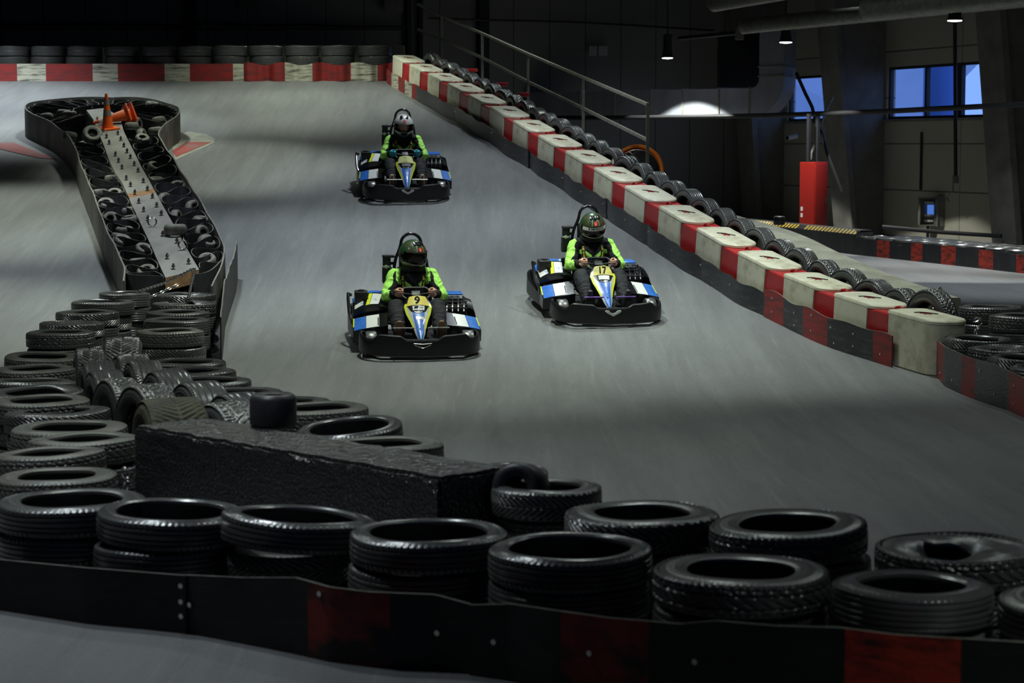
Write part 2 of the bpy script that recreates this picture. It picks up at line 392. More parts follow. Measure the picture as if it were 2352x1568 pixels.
def remesh(mb, name, mats, vox=.008, smooth=4):
    me = mb.mesh(name, mm(*mats), 0); o = link('tmp', me)
    md = o.modifiers.new('r', 'REMESH'); md.mode = 'VOXEL'; md.voxel_size = vox; md.use_smooth_shade = True
    if smooth: ms = o.modifiers.new('s', 'SMOOTH'); ms.iterations = smooth; ms.factor = .5
    dg = bpy.context.evaluated_depsgraph_get(); out = bpy.data.meshes.new_from_object(o.evaluated_get(dg)); out.name = name
    bpy.data.objects.remove(o)
    out.materials.clear()
    for q in mm(*mats): out.materials.append(q)
    out.polygons.foreach_set('use_smooth', [True] * len(out.polygons)); return out
def capsule(mb, pts, rs, n=14, sx=1.0):
    """closed tapered limb along pts, round ends"""
    pts = [V(p) for p in pts]; rs = list(rs) if isinstance(rs, (list, tuple)) else [rs] * len(pts)
    t0 = (pts[0] - pts[1]).normalized(); t1 = (pts[-1] - pts[-2]).normalized()
    P = []; R = []
    for k in (1.0, .85, .5): P.append(pts[0] + t0 * rs[0] * k); R.append(rs[0] * math.sqrt(max(.0004, 1 - k * k)))
    P += pts; R += rs
    for k in (.5, .85, 1.0): P.append(pts[-1] + t1 * rs[-1] * k); R.append(rs[-1] * math.sqrt(max(.0004, 1 - k * k)))
    mb.tube(P, R, n, sx=sx); return mb
def ellip(mb, c, r, n=16, mtx=None):
    vs = []; c = V(c)
    for i in range(1, n):
        th = PI * i / n
        for j in range(n * 2):
            ph = PI * j / n; p = V((r[0] * math.sin(th) * math.cos(ph), r[1] * math.sin(th) * math.sin(ph), r[2] * math.cos(th)))
            vs.append(c + (mtx @ p if mtx else p))
    m2 = n * 2; fs = [(i * m2 + j, i * m2 + (j + 1) % m2, (i + 1) * m2 + (j + 1) % m2, (i + 1) * m2 + j) for i in range(n - 2) for j in range(m2)]
    fs += [tuple(range(m2))[::-1], tuple(range((n - 2) * m2, (n - 1) * m2))]
    mb.add(vs, fs); return mb
# ================================================================== THE HALL
A19 = math.radians(19)
RU = V((-math.sin(A19), math.cos(A19), 0)); RV = V((math.cos(A19), math.sin(A19), 0))
RO = V((11.1, 53.0, 0))
RM = Matrix(((RU.x, RV.x, 0, RO.x), (RU.y, RV.y, 0, RO.y), (0, 0, 1, 0), (0, 0, 0, 1)))   # room frame: x along the right wall, y outward, z up
def rp(t, b, z): return RM @ V((t, b, z))
FZ = -.25; CZ = 7.7; TB = 11.6; TF = -78.0; BL = -46.0
def roomstruct(name, mb, mats, smooth=0):
    o = struct(name, mb, mats, smooth); o.matrix_world = RM; return o
# right wall with two window openings
W1 = (-2.6, 3.75, 2.84, 4.2); W2 = (4.6, 9.6, 2.84, 4.12)
w = MB()
def wallseg(t0, t1, z0, z1): w.box((t0, 0, z0), (t1, .25, z1))
wallseg(TF, W1[0], FZ, CZ); wallseg(W1[0], W1[1], FZ, W1[2]); wallseg(W1[0], W1[1], W1[3], CZ)
wallseg(W1[1], W2[0], FZ, CZ); wallseg(W2[0], W2[1], FZ, W2[2]); wallseg(W2[0], W2[1], W2[3], CZ); wallseg(W2[1], TB + .25, FZ, CZ)
roomstruct('wall_right', w, ['wall_r'])
# back wall: local x runs along the wall
BM = RM @ Matrix.Translation((TB, 0, 0)) @ Matrix.Rotation(-PI / 2, 4, 'Z')
o = struct('wall_back', MB().box((-.25, 0, FZ), (46.25, .25, CZ)), ['wall_b'], 0); o.matrix_world = BM
roomstruct('wall_left', MB().box((TF, BL - .25, FZ), (TB + .25, BL, CZ)), ['wall_s'])
roomstruct('wall_front', MB().box((TF - .25, BL - .25, FZ), (TF, .25, CZ)), ['wall_s'])
roomstruct('ceiling', MB().box((TF - .25, BL - .25, CZ), (TB + .25, .25, CZ + .2)), ['ceiling'])
def window(k, W, mull):
    f = MB(); t0, t1, z0, z1 = W; fr = .07
    f.box((t0, .06, z0), (t1, .16, z0 + fr)); f.box((t0, .06, z1 - fr), (t1, .16, z1)); f.box((t0, .06, z0), (t0 + fr, .16, z1)); f.box((t1 - fr, .06, z0), (t1, .16, z1))
    for t, wd in mull: f.box((t - wd / 2, .055, z0), (t + wd / 2, .165, z1))
    o = roomstruct('window_%d' % k, f, ['dark_steel'])
    g = MB().add([(t0 + .02, .11, z0 + .02), (t1 - .02, .11, z0 + .02), (t1 - .02, .11, z1 - .02), (t0 + .02, .11, z1 - .02)], [(0, 1, 2, 3)]); part('pane', g.mesh('pane', mm('pane'), 0, fix=False), None, o)
    s = MB().bbox((t0 - .05, -.1, z0 - .07), (t1 + .05, .05, z0), .008); part('sill', s, ['grey_box'], o)
window(1, W1, [(1.85, .1), (.25, .30)])
window(2, W2, [(6.95, .1)])
# leaning portal frames of the hall
for k, (tc, b0, b1) in enumerate([(-3.8, -.9, -1.75), (4.15, -.85, -1.7), (10.1, -.75, -1.35)]):
    c = MB()
    poly = [(0.02, FZ), (b0, FZ), (b1, CZ), (0.02, CZ)]
    vs = [(tc + s * .3, b, z) for s in (-1, 1) for (b, z) in poly]
    c.add(vs, [(0, 1, 2, 3), (7, 6, 5, 4), (0, 4, 5, 1), (1, 5, 6, 2), (2, 6, 7, 3), (3, 7, 4, 0)])
    vs = [(tc + s * .52, b - d, z) for s in (-1, 1) for (b, z, d) in ((b0, FZ, 0), (b1, CZ, 0), (b1, CZ, .16), (b0, FZ, .16))]
    c.add(vs, [(0, 1, 2, 3), (7, 6, 5, 4), (0, 4, 5, 1), (1, 5, 6, 2), (2, 6, 7, 3), (3, 7, 4, 0)])
    roomstruct('trim_%d' % (k + 1), c, ['column'])
# back-wall posts (steel) standing proud of the panels
def back_x(px, y0=60):
    r = (px - 1176) / FPX      # where a sight line meets the back wall -> local x
    O = rp(TB, 0, 0); d = -RV
    k = (r * O.y - O.x) / (d.x - r * d.y); return k
for k, (px, wd) in enumerate([(443, .30), (1108, .30), (938, .12), (965, .10)]):
    x = back_x(px); o = struct('trim_%d' % (k + 4), MB().box((x - wd / 2, -.2, FZ), (x + wd / 2, 0, CZ)), ['dark_steel'], 0); o.matrix_world = BM
# roof beams
for k, t in enumerate((-12.6, -4.3, 4.15, 10.1)):
    roomstruct('trim_%d' % (k + 8), MB().box((t - .2, BL, CZ - .75), (t + .2, 0, CZ)), ['column'])

# ---- floors
f = MB(); ys = [-16 + .9 * i for i in range(92)]
f.grid([[V((x, y, gz(0, y) if y < 20.2 else FZ)) for x in (-60, -30, -15, -8, -4, 0, 4, 8, 15, 30, 60)] for y in ys])
struct('floor', f, ['asphalt'], 30)
STARS = [(936, 133), (971, 153.5), (1022.5, 174), (1065, 198), (1116, 223), (1167, 252), (1221.5, 286), (1281, 320), (1349, 355), (1414, 395), (1488.5, 439.5), (1567, 484), (1662.5, 538), (1759, 591), (1868, 641), (1998, 685), (2122, 720)]
SP = [at_h(a, b, .58) for a, b in STARS]
# fair the line a little
SL = [p.copy() for p in SP]
for _ in range(2): SL = [SL[0]] + [(SL[i - 1] + SL[i] * 2 + SL[i + 1]) / 4 for i in range(1, len(SL) - 1)] + [SL[-1]]
LINE = [V((p.x, p.y, 0)) for p in SL]
LINE = [LINE[0] + (LINE[0] - LINE[1]) * 8] + [LINE[0] + (LINE[0] - LINE[1]) * .5] + LINE + [LINE[-1] + (LINE[-1] - LINE[-2]) * .5, LINE[-1] + (LINE[-1] - LINE[-2]) * 2]
def line_at(y, off=0.0):
    for a, b in zip(LINE, LINE[1:]):
        if a.y >= y >= b.y or (b is LINE[-1] and y < b.y) or (a is LINE[0] and y > a.y):
            p = a.lerp(b, (a.y - y) / (a.y - b.y)); t = (b - a).normalized(); n = V((-t.y, t.x, 0)); return p + n * off, t, n
r = MB(); rows = []
ys = [20.2 + .36 * i for i in range(72)] + [47, 50, 55, 62]
for y in ys:
    xr = line_at(y, .85)[0].x
    rows.append([V((x, y, max(gz(0, y), FZ + .001))) for x in (-60, -25, -14, -10, -7, -4, -2, xr - .2, xr)])
r.grid(rows)
r.grid([[p[-1] for p in rows], [V((p[-1].x, p[-1].y, FZ - .02)) for p in rows]])
o = struct('floor_ramp', r, ['asphalt'], 40)
# painted marks on the ramp beside the divider
def decal(name, pxs, m, label):
    P = [at_h(a, b, 0) for a, b in pxs]; k = len(P)
    mb = MB(); mb.add([p + V((0, 0, .004)) for p in P] , [tuple(range(k))])
    o = solid(name, mb, [m], label, 'floor marking', smooth=0); o['kind'] = 'structure'; return o
decal('painted_arrow_border', [(400, 318), (430, 303), (470, 307), (494, 319), (492, 328), (402, 368), (396, 340)], 'paint_pale', 'pale border of the painted red arrow right of the divider')
o = decal('painted_arrow', [(396, 347), (428, 327), (486, 327), (404, 361)], 'paint_red', 'red painted arrow on the floor right of the divider'); o.location.z += .005
o = decal('painted_arrow', [(0, 329), (30, 328), (60, 340), (130, 366), (90, 364), (0, 343)], 'paint_red', 'red painted arrow on the floor left of the divider'); o.location.z += .005

# ---- things on the walls
def tube_thing(name, pts, r, m, label, cat, n=8, group=None): return solid(name, MB().tube(pts, r, n), [m], label, cat, group)
bw = lambda px, py, dy=.3: at_y(px, py, (RM @ V((TB - dy, -back_x(px), 0))).y)
tube_thing('cable_run', [bw(x, y) for x, y in ((-60, 53), (60, 58), (160, 55), (300, 57), (370, 57), (430, 62), (470, 53), (520, 55), (620, 59), (700, 57), (800, 61), (930, 62))], .035, 'black_m', 'thick black cable bundle sagging along the back wall', 'cable')
tube_thing('cable_run', [bw(x, y) for x, y in ((-60, 63), (60, 66), (200, 66), (430, 67), (700, 67), (930, 68))], .02, 'black_m', 'thin black cable under the bundle on the back wall', 'cable')
tube_thing('cable_run', [bw(x, y) for x, y in ((985, 42), (1110, 46), (1300, 50), (1450, 58), (1640, 70))], .03, 'black_m', 'black cable on the back wall behind the handrail', 'cable')
j = bw(496, 55, .45); jm = MB().cyl(j + V((0, -.1, 0)), j + V((0, .1, 0)), .13, n=20); jm.cyl(j + V((0, -.13, 0)), j + V((0, -.1, 0)), .1, n=20)
solid('junction_box', jm, ['column'], 'round junction box on the back wall cable bundle', 'junction box')
for (x0, y0, x1, y1, lab) in ((548, -8, 597, 17, 'grey notice on the back wall above the tyre row'), (882, -20, 925, 28, 'tall pale panel on the back wall left of the handrail')):
    a = bw(x0, y1, .24); b = bw(x1, y0, .24); d = (b - a); d.z = 0; n = V((d.y, -d.x, 0)).normalized() * .03; h = V((0, 0, b.z - a.z))
    solid('wall_notice', MB().add([a, a + d, a + d + h, a + h, a + n, a + d + n, a + d + h + n, a + h + n], [(0, 1, 2, 3), (7, 6, 5, 4), (0, 4, 5, 1), (1, 5, 6, 2), (2, 6, 7, 3), (3, 7, 4, 0)]), ['column'], lab, 'notice', smooth=0)
# pair of pale posters on the dark wall
for k, (x0, x1) in enumerate(((1353, 1371), (1375, 1395))):
    a = bw(x0, 128, .26); b = bw(x1, 106, .26); d = (b - a); d.z = 0; n = V((d.y, -d.x, 0)).normalized() * .015; h = V((0, 0, b.z - a.z))
    solid('poster', MB().add([a, a + d, a + d + h, a + h, a + n, a + d + n, a + d + h + n, a + h + n], [(0, 1, 2, 3), (7, 6, 5, 4), (0, 4, 5, 1), (1, 5, 6, 2), (2, 6, 7, 3), (3, 7, 4, 0)]), ['silver'], ('left' if k == 0 else 'right') + ' one of two small pale posters on the dark wall', 'poster', smooth=0)
# galvanised duct: horizontal run, bend, riser
d0 = at_y(1225, 238, 62.0 - .4); d1 = at_y(1738, 236, 57.0)
dt = (d1 - d0); dt.z = 0; L0 = dt.length; dt.normalize(); dn = V((-dt.y, dt.x, 0))
DM = Matrix(((dt.x, dn.x, 0, d1.x), (dt.y, dn.y, 0, d1.y), (0, 0, 1, d1.z), (0, 0, 0, 1)))
duct = thing('air_duct', 'galvanised rectangular air duct running along the dark wall and bending upward', 'duct', mtx=DM)
hh = .38
b = MB().box((-L0, -.3, -hh), (0, .3, hh)); part('duct_run', b, ['galv'], duct, smooth=0)
cen = V((0, 0, hh + .25)); rows = []
for i in range(13):
    a = -PI / 2 + PI / 2 * i / 12
    ri, ro = .25, .25 + 2 * hh
    rows.append([V((math.cos(a) * ri, s, cen.z + math.sin(a) * ri)) for s in (-.3, .3)] + [V((math.cos(a) * ro, s, cen.z + math.sin(a) * ro)) for s in (.3, -.3)])
b = MB(); b.grid([q + [q[0]] for q in rows]); part('duct_bend', b, ['galv'], duct)
b = MB().box((.25, -.3, cen.z), (.25 + 2 * hh, .3, cen.z + 1.5)); part('duct_riser', b, ['galv'], duct, smooth=0)
for x in (-5.6, -4.4, -3.2, -2.15, -1.0, -.05):
    b = MB().box((x - .02, -.33, -hh - .03), (x + .02, .33, hh + .03)); part('flange', b, ['steel'], duct, smooth=0)
for z in (cen.z + .05, cen.z + .3):
    b = MB().box((.22, -.33, z - .02), (.28 + 2 * hh, .33, z + .02)); part('flange', b, ['steel'], duct, smooth=0)
# dark box of a heater hanging beside the riser
a = at_y(1655, 200, 58.5); b = MB().bbox((a.x, a.y, a.z), (a.x + 1.15, a.y + 1.0, a.z + 1.5), .03); solid('air_handler', b, ['black_m'], 'dark boxy air handler behind the duct riser', 'air handler')
a = at_y(1690, 62, 52); b = MB().bbox((a.x, a.y, a.z - .3), (a.x + .2, a.y + .2, a.z), .01); solid('vent_box', b, ['column'], 'small square box under the ceiling duct', 'vent')
# spiral ducts under the roof
def spiral(p0, p1, r, lab):
    p0, p1 = V(p0), V(p1); k = 140; t = (p1 - p0).normalized()
    pts = [p0.lerp(p1, i / (k - 1)) for i in range(k)]
    mb = MB().tube(pts, [r * (1.03 if i % 3 == 0 else 1.0) for i in range(k)], 18); return solid('spiral_duct', mb, ['steel'], lab, 'duct')
spiral(at_y(1705, 60, 47), at_y(2800, -46, 41), .17, 'lower spiral duct under the roof above the windows')
spiral(at_y(1640, 5, 45), at_y(1900, -40, 42), .2, 'upper spiral duct at the top edge above the lamps')
spiral(at_y(1990, 22, 41), at_y(2900, -72, 35), .22, 'thick spiral duct near the right-hand lamp')
tube_thing('ceiling_pipe', [at_y(1560, 88, 56), at_y(1800, 66, 52), at_y(2360, 12, 44)], .05, 'dark_steel', 'dark pipe under the spiral ducts', 'pipe')
# long black pipe in front of the windows
tube_thing('wall_pipe', [at_y(1200, 271, 60.3), at_y(1480, 270, 58), at_y(1770, 265, 55.5), at_y(2030, 256, 51.5), at_y(2380, 238, 46.5)], .065, 'dark_steel', 'long black horizontal pipe crossing in front of the windows', 'pipe', 10)
tube_thing('wall_pipe', [at_y(2028, 521, 51), at_y(2160, 533, 50), at_y(2300, 542, 49)], .05, 'dark_steel', 'low black barrier pipe in front of the right wall', 'pipe', 10)
# conduits
tube_thing('conduit', [at_y(2193, -10, 50.6), at_y(2195, 405, 50.6)], .045, 'dark_steel', 'vertical black conduit between the window panes down to a junction', 'conduit')
tube_thing('conduit', [at_y(2189, 418, 52.2), at_y(2189, 440, 52.2), at_y(2172, 452, 52.6), at_y(2180, 462, 52.6)], .02, 'grey_box', 'short curved cable above the open electrical box', 'conduit')
tube_thing('conduit', [rp(1.86, -.04, 2.5), rp(1.86, -.04, 1.02)], .03, 'dark_steel', 'thin dark conduit on the wall below the large window', 'conduit')
a = at_y(2195, 412, 50.55); b = MB().bbox((a.x - .07, a.y - .04, a.z - .09), (a.x + .07, a.y + .06, a.z + .09), .01); solid('conduit_box', b, ['grey_box'], 'small junction box at the foot of the vertical conduit', 'junction box')
tube_thing('cable_bundle', [at_y(1829, 168, 55), at_y(1850, 215, 54.6), at_y(1865, 245, 54.4), at_y(1874, 280, 54.3), at_y(1888, 305, 54.2), at_y(1899, 350, 54.2), at_y(1915, 390, 54.1), at_y(1934, 440, 54.)], .045, 'dark_steel', 'dark cable hanging diagonally past the left window to the red cabinet', 'cable')
tube_thing('cable_bundle', [at_y(1913, 222, 54.8), at_y(1895, 260, 54.6), at_y(1884, 300, 54.6), at_y(1864, 350, 54.6), at_y(1862, 366, 54.6)], .03, 'steel', 'pale cable crossing the dark one above the red cabinet', 'cable')
# red cabinet
ca = at_y(1870, 504, 53.2); cz = FZ
ctop = at_y(1870, 372, 53.2).z
CM = Matrix.Translation((ca.x, ca.y, cz)) @ Matrix.Rotation(math.radians(40), 4, 'Z')
cab = thing('fire_cabinet', 'tall red steel cabinet below the left window', 'cabinet', mtx=CM)
part('body', MB().bbox((0, 0, .02), (.48, .5, ctop - cz), .012), ['red_cab'], cab)
part('body_side', MB().box((-.004, .01, .05), (0.0, .47, ctop - cz - .03)), ['red_cab'], cab, smooth=0)
part('door', MB().bbox((.02, -.018, .06), (.46, -.002, ctop - cz - .05), .006), ['red_cab'], cab)
part('door_handle', MB().bbox((.40, -.05, .95), (.43, -.02, 1.1), .006), ['dark_steel'], cab)
for z in (.78, .62): part('notice', MB().box((-.008, .38, z), (-.0045, .45, z + .1)), ['white'], cab, smooth=0)
for x, y in ((.04, .25), (.42, .3)): part('post', MB().box((x - .04, y - .04, ctop - cz), (x + .04, y + .04, at_y(1848, 262, 54).z - cz)), ['dark_steel'], cab, smooth=0)
# electrical box with open door
ea = rp(.62, -.02, 0); ez = at_y(2165, 520, 53.3).z
EM = Matrix.Translation((ea.x, ea.y, 0)) @ Matrix.Rotation(A19 + PI * .0, 4, 'Z')
# local x to the right along image, local y away from the viewer
EM = Matrix.Translation((rp(1.05, -.3, 0))) @ Matrix.Rotation(math.radians(-4), 4, 'Z')
el = thing('electrical_box', 'open grey electrical box with a blue-lit panel on the right wall', 'electrical box', mtx=EM)
zt, zb = at_y(2165, 455, 53).z, at_y(2165, 522, 53).z
bx = MB().box((-.2, .2, zb), (.22, .23, zt)); bx.box((-.2, 0, zb), (-.17, .2, zt)); bx.box((.19, 0, zb), (.22, .2, zt)); bx.box((-.2, 0, zb), (.22, .2, zb + .03)); bx.box((-.2, 0, zt - .03), (.22, .2, zt))
part('enclosure', bx, ['grey_box'], el, smooth=0)
part('door', MB().box((.22, -.24, zb - .01), (.25, .0, zt + .03), mtx=Matrix.Rotation(0, 4, 'Z')).box((.25, -.22, zb), (.58, -.19, zt + .03)), ['column'], el, smooth=0)
part('display', MB().box((.02, .13, zb + .27), (.18, .15, zb + .53)), ['screen'], el, smooth=0, label='blue lit panel inside the box')
for z in (zb + .1, zb + .24, zb + .56): part('shelf_panel', MB().box((-.05, .12, z), (.17, .19, z + .05)), ['white'], el, smooth=0)
part('leg', MB().box((.0, .05, FZ), (.07, .12, zb)), ['dark_steel'], el, smooth=0)
# security camera
s = at_y(1822, 315, 58); cam = thing('security_camera', 'small security camera on the wall left of the red cabinet', 'camera', loc=s)
part('housing', MB().cyl((-.16, -.1, -.02), (.1, .05, .03), .06, n=14), ['white'], cam); part('lens', MB().cyl((-.18, -.112, -.024), (-.155, -.098, -.019), .05, n=14), ['black'], cam); part('bracket', MB().tube([(.08, .04, .03), (.2, .12, .1), (.22, .5, .1)], .02, 6), ['grey_box'], cam)
# pendant lamps
LAMPS = []
for k, (px, py, y, wpx, lab) in enumerate(((2193, 47, 43, 35, 'rightmost and nearest hanging lamp, above the large window'), (1805, 97, 52, 30, 'middle hanging lamp beside the duct riser'), (1533, 133, 56.8, 26, 'leftmost and farthest hanging lamp, over the horizontal duct'))):
    c = at_y(px, py, y); R = wpx / 2 * y / FPX
    l = thing('pendant_lamp', lab, 'lamp', loc=c, group=None)
    part('housing', MB().lathe([(.0, .62), (.09, .62), (.11, .6), (.12, .22), (R * .9, .06), (R, .03), (R, 0), (R * .93, 0)], 24), ['dark_steel'], l)
    part('lens', MB().lathe([(R * .93, .004), (R * .9, -.012), (.0, -.03)], 24), ['lamp_on'], l)
    part('rod', MB().cyl((0, 0, .6), (0, 0, CZ - c.z), .015, n=8), ['dark_steel'], l)
    LAMPS.append(c)
# outside the windows: a neighbouring building, its column and snow-grey yard
nb = thing('neighbour_building', 'pale building with a ribbed parapet seen through the windows', 'building', mtx=RM @ Matrix.Translation((0, 9, -3)))
M['nb_wall'] = mat('pale_rendered_wall', (.42, .46, .55), .8, col2=(.36, .40, .48), scale=.4); M['nb_blue'] = mat('blue_painted_column', (.10, .20, .50), .6); M['nb_trim'] = mat('pale_trim', (.62, .66, .72), .7)
part('facade', MB().box((-9, 0, 0), (40, 6, 5.15)), ['nb_wall'], nb, smooth=0)
pp = MB()
for i in range(160): pp.box((-9 + i * .3, -.06, 5.15), (-9 + i * .3 + .2, .3, 5.32))
part('parapet', pp, ['nb_wall'], nb, smooth=0)
part('column', MB().cyl((9.6, -4, 0), (9.6, -4, 9), .5, n=24), ['nb_blue'], nb)
part('column', MB().cyl((22.6, -4, 0), (22.6, -4, 9), .3, n=24), ['nb_trim'], nb)
for x in (6.4, 2.2): 
    wf = MB(); wf.box((x, -.05, 2.6), (x + 1.4, 0, 4.2)); q = part('window', wf, ['nb_trim'], nb, smooth=0); part('pane', MB().box((x + .12, -.07, 2.72), (x + 1.28, -.051, 4.08)), ['nb_wall'], q, smooth=0)
part('roof', MB().add([(18, -.5, 5.3), (40, -.5, 5.3), (40, 3, 8.5), (18, 3, 8.5), (29, -.5, 8.2)], [(0, 1, 4), (0, 4, 3), (1, 2, 4), (4, 2, 3)]), ['nb_wall'], nb, smooth=0)
struct('floor', MB().box((-60, .3, -3.2), (60, 60, -3)), ['nb_trim'], 0).matrix_world = RM
# bare shrub by the right pane
sh = MB(); rs = random.Random(4)
def twig(p, d, l, r, n):
    q = p + d * l; sh.tube([p, q], [r, r * .6], 5)
    if n:
        for _ in range(4): twig(p.lerp(q, rs.uniform(.4, 1)), (d + V((rs.uniform(-.7, .7), rs.uniform(-.5, .5), rs.uniform(-.1, .5)))).normalized(), l * .6, r * .55, n - 1)
twig(rp(-1.9, 2.6, -3), V((.05, 0, 1)), 3.4, .04, 3)
solid('bare_tree', sh, ['column'], 'bare leafless young tree outside the right window pane', 'tree')
# handrail along the outer edge of the ramp
posts = []
def rail_pt(px, py):
    lo, hi = 24.0, 60.0
    for _ in range(40):
        y = (lo + hi) / 2; x = line_at(y, 1.12)[0].x
        if 1176 + FPX * x / (y * 1.0) > px: lo = y
        else: hi = y
    return at_y(px, py, y)
top = [(960, 10), (1015, 37), (1108, 77), (1213, 124), (1340, 178), (1488, 240)]
midr = [(960, 68), (1015, 91), (1108, 133), (1213, 188), (1340, 249), (1488, 322)]
TP = [rail_pt(*p) for p in top]; MP = [rail_pt(*p) for p in midr]
root = TP[-1].copy(); root.z = gz(0, root.y)
rl = thing('handrail', 'long pale two-bar steel handrail along the edge of the ramp', 'handrail', loc=root)
loc = lambda p: V(p) - root
def flat(pts, w, h):
    mb = MB()
    for a, b in zip(pts, pts[1:]):
        a, b = loc(a), loc(b); n = V((b.y - a.y, -(b.x - a.x), 0)).normalized() * w / 2; u = V((0, 0, h / 2))
        mb.add([a - n - u, a + n - u, a + n + u, a - n + u, b - n - u, b + n - u, b + n + u, b - n + u], [(3, 2, 1, 0), (4, 5, 6, 7), (0, 1, 5, 4), (1, 2, 6, 5), (2, 3, 7, 6), (3, 0, 4, 7)])
    return mb
part('top_rail', flat(TP, .05, .045), ['steel'], rl, smooth=0); part('middle_rail', flat(MP, .04, .05), ['steel'], rl, smooth=0)
for p in TP[1:]:
    q = loc(p); zb2 = gz(0, p.y) - root.z - .35
    part('post', MB().box((q.x - .025, q.y - .025, zb2), (q.x + .025, q.y + .025, q.z)), ['steel'], rl, smooth=0)
# convex mirror
mc = at_y(1463, 398, 36.0); MMx = Matrix.Translation(mc) @ Matrix.Rotation(math.radians(-18), 4, 'Z') @ Matrix.Rotation(math.radians(-8), 4, 'X')
mi = thing('convex_mirror', 'round convex traffic mirror with an orange rim behind the handrail end', 'mirror', mtx=Matrix.Translation((mc.x, mc.y, FZ)))
loc2 = Matrix.Translation((-mc.x, -mc.y, -FZ)) @ MMx @ Matrix.Rotation(PI / 2, 4, 'X')
R = .44
part('rim', MB().lathe([(R, -.03), (R + .035, -.02), (R + .045, .02), (R + .03, .06), (R - .01, .05)], 48, mtx=loc2, closed=True), ['orange_rim'], mi)
part('mirror_glass', MB().lathe([(.001, .2)] + [(R * math.sin(i / 14 * 1.0) / math.sin(1.0), .2 - (1 - math.cos(i / 14 * 1.0)) * .42) for i in range(1, 15)], 48, mtx=loc2), ['mirror'], mi)
part('back_shell', MB().lathe([(.001, -.1), (R * .6, -.09), (R, -.03)], 48, mtx=loc2), ['black_m'], mi)
part('post', MB().cyl((0, .18, 0), (0, .18, mc.z - FZ + .1), .035, n=12), ['dark_steel'], mi)
# ================================================================== TYRES
def tyre_mesh(name, bead=.66, W=.20, tread='ribs', m='rubber', dent=0, nang=288, seed=0):
    """car tyre lying on its side, outer radius .34, base at z=0"""
    R = .34; rb = R * bead; h = W / 2
    rnd = random.Random(seed); ph = [rnd.uniform(0, 6.28) for _ in range(6)]
    P = []   # (r, z, kind, w)
    bulge = h
    side = []
    for i in range(11):
        t = i / 10; r = rb + (R - .028 - rb) * t
        z = h * (.74 + .26 * math.sin(PI * min(1, .18 + t * .72)))
        rib = .0022 if i in (2, 7) else (-.002 if i in (3, 6) else 0)
        side.append((r, z + rib, 's', t))
    sh = [(R - .018, h * .90, 'h', 0), (R - .009, h * .83, 'h', 0)]
    tr = [(R - .004 * abs(w) ** 3, w * h * .78, 't', w) for w in [1 - 2 * i / 26 for i in range(27)]]
    low = [(r, -z, k, w) for (r, z, k, w) in reversed(side + sh)]
    inner = [(rb + .004, -h * .62, 'i', 0), (rb + .02, -h * .70, 'i', 0), (R - .05, -h * .78, 'i', 0), (R - .022, -h * .5, 'i', 0), (R - .02, 0, 'i', 0), (R - .022, h * .5, 'i', 0), (R - .05, h * .78, 'i', 0), (rb + .02, h * .70, 'i', 0), (rb + .004, h * .62, 'i', 0)]
    beadtop = [(rb - .002, h * .70, 'i', 0)]; beadlow = [(rb - .002, -h * .70, 'i', 0)]
    P = beadtop + side + sh + tr + low + beadlow + inner
    vs = []
    for (r, z, k, w) in P:
        for j in range(nang):
            a = 2 * PI * j / nang; f = j / nang; rr, zz = r, z
            if k == 't':
                g = 0; aw = abs(w)
                if tread == 'ribs':
                    if any(abs(aw - q) < .05 for q in (.22, .60)): g = .008
                    elif aw > .68 and (f * 72 + w * 1.2) % 1 < .26: g = .006
                elif tread == 'lugs':
                    if aw < .06: g = .008
                    elif (f * 48 + aw * 2.4) % 1 < .34: g = .008
                elif tread == 'zig':
                    if abs(aw - .45 - .05 * math.sin(f * 48 * 2 * PI)) < .07: g = .008
                    elif (f * 36 + w * 1.5) % 1 < .2: g = .006
                    elif aw > .7 and (f * 72) % 1 < .3: g = .007
                elif tread == 'worn':
                    if any(abs(aw - q) < .045 for q in (.0, .38, .74)): g = .006
                rr -= g
            elif k == 'h':
                rr -= .0035 if (f * 72) % 1 < .42 else 0
            elif k == 's' and w > .84: zz += (-.002 if z > 0 else .002) if (f * 72) % 1 < .42 else 0
            # use: sag and dents
            if dent and z > 0 and k in 'si':
                t = clamp((R - rr) / (R - rb)); d = math.cos(a - ph[0])
                if dent == 1: zz -= t * .05 * max(0, d) ** 2
                elif dent == 2:
                    zz -= t * (.035 + .035 * math.cos(2 * a + .6) + .012 * math.cos(5 * a + ph[2])); rr -= t * .035 * (1 + .5 * math.cos(2 * a + .6))
            oval = 1 + (.012 + .02 * (dent > 0)) * math.cos(2 * a + ph[3])
            vs.append((rr * oval * math.cos(a), rr * oval * math.sin(a), zz + h + (.004 * math.cos(3 * a + ph[4]) if z > 0 else 0)))
    k = len(P); fs = []
    for i in range(k):
        i2 = (i + 1) % k
        for j in range(nang):
            j2 = (j + 1) % nang; fs.append((i * nang + j, i * nang + j2, i2 * nang + j2, i2 * nang + j))
    mb = MB(); mb.add(vs, fs); return mb.mesh(name, [M[m]], 40)
TY = {}
TY['ribs'] = tyre_mesh('tyre_ribs', .68, .20, 'ribs', seed=1)
TY['lugs'] = tyre_mesh('tyre_lugs', .62, .20, 'lugs', seed=2)
TY['zig'] = tyre_mesh('tyre_zig', .61, .20, 'zig', seed=3)
TY['low'] = tyre_mesh('tyre_low_profile', .745, .20, 'ribs', 'rubber_worn', seed=4)
TY['worn'] = tyre_mesh('tyre_worn', .66, .21, 'worn', 'rubber_worn', seed=5)
TY['dent'] = tyre_mesh('tyre_dented', .64, .19, 'lugs', dent=1, seed=6)
TY['crush'] = tyre_mesh('tyre_crushed', .50, .19, 'zig', dent=2, seed=9)
TY['dust'] = tyre_mesh('tyre_dusty', .64, .20, 'zig', 'rubber_grey', seed=10)
TY['far'] = tyre_mesh('tyre_plain', .64, .20, 'worn', nang=48, seed=11)
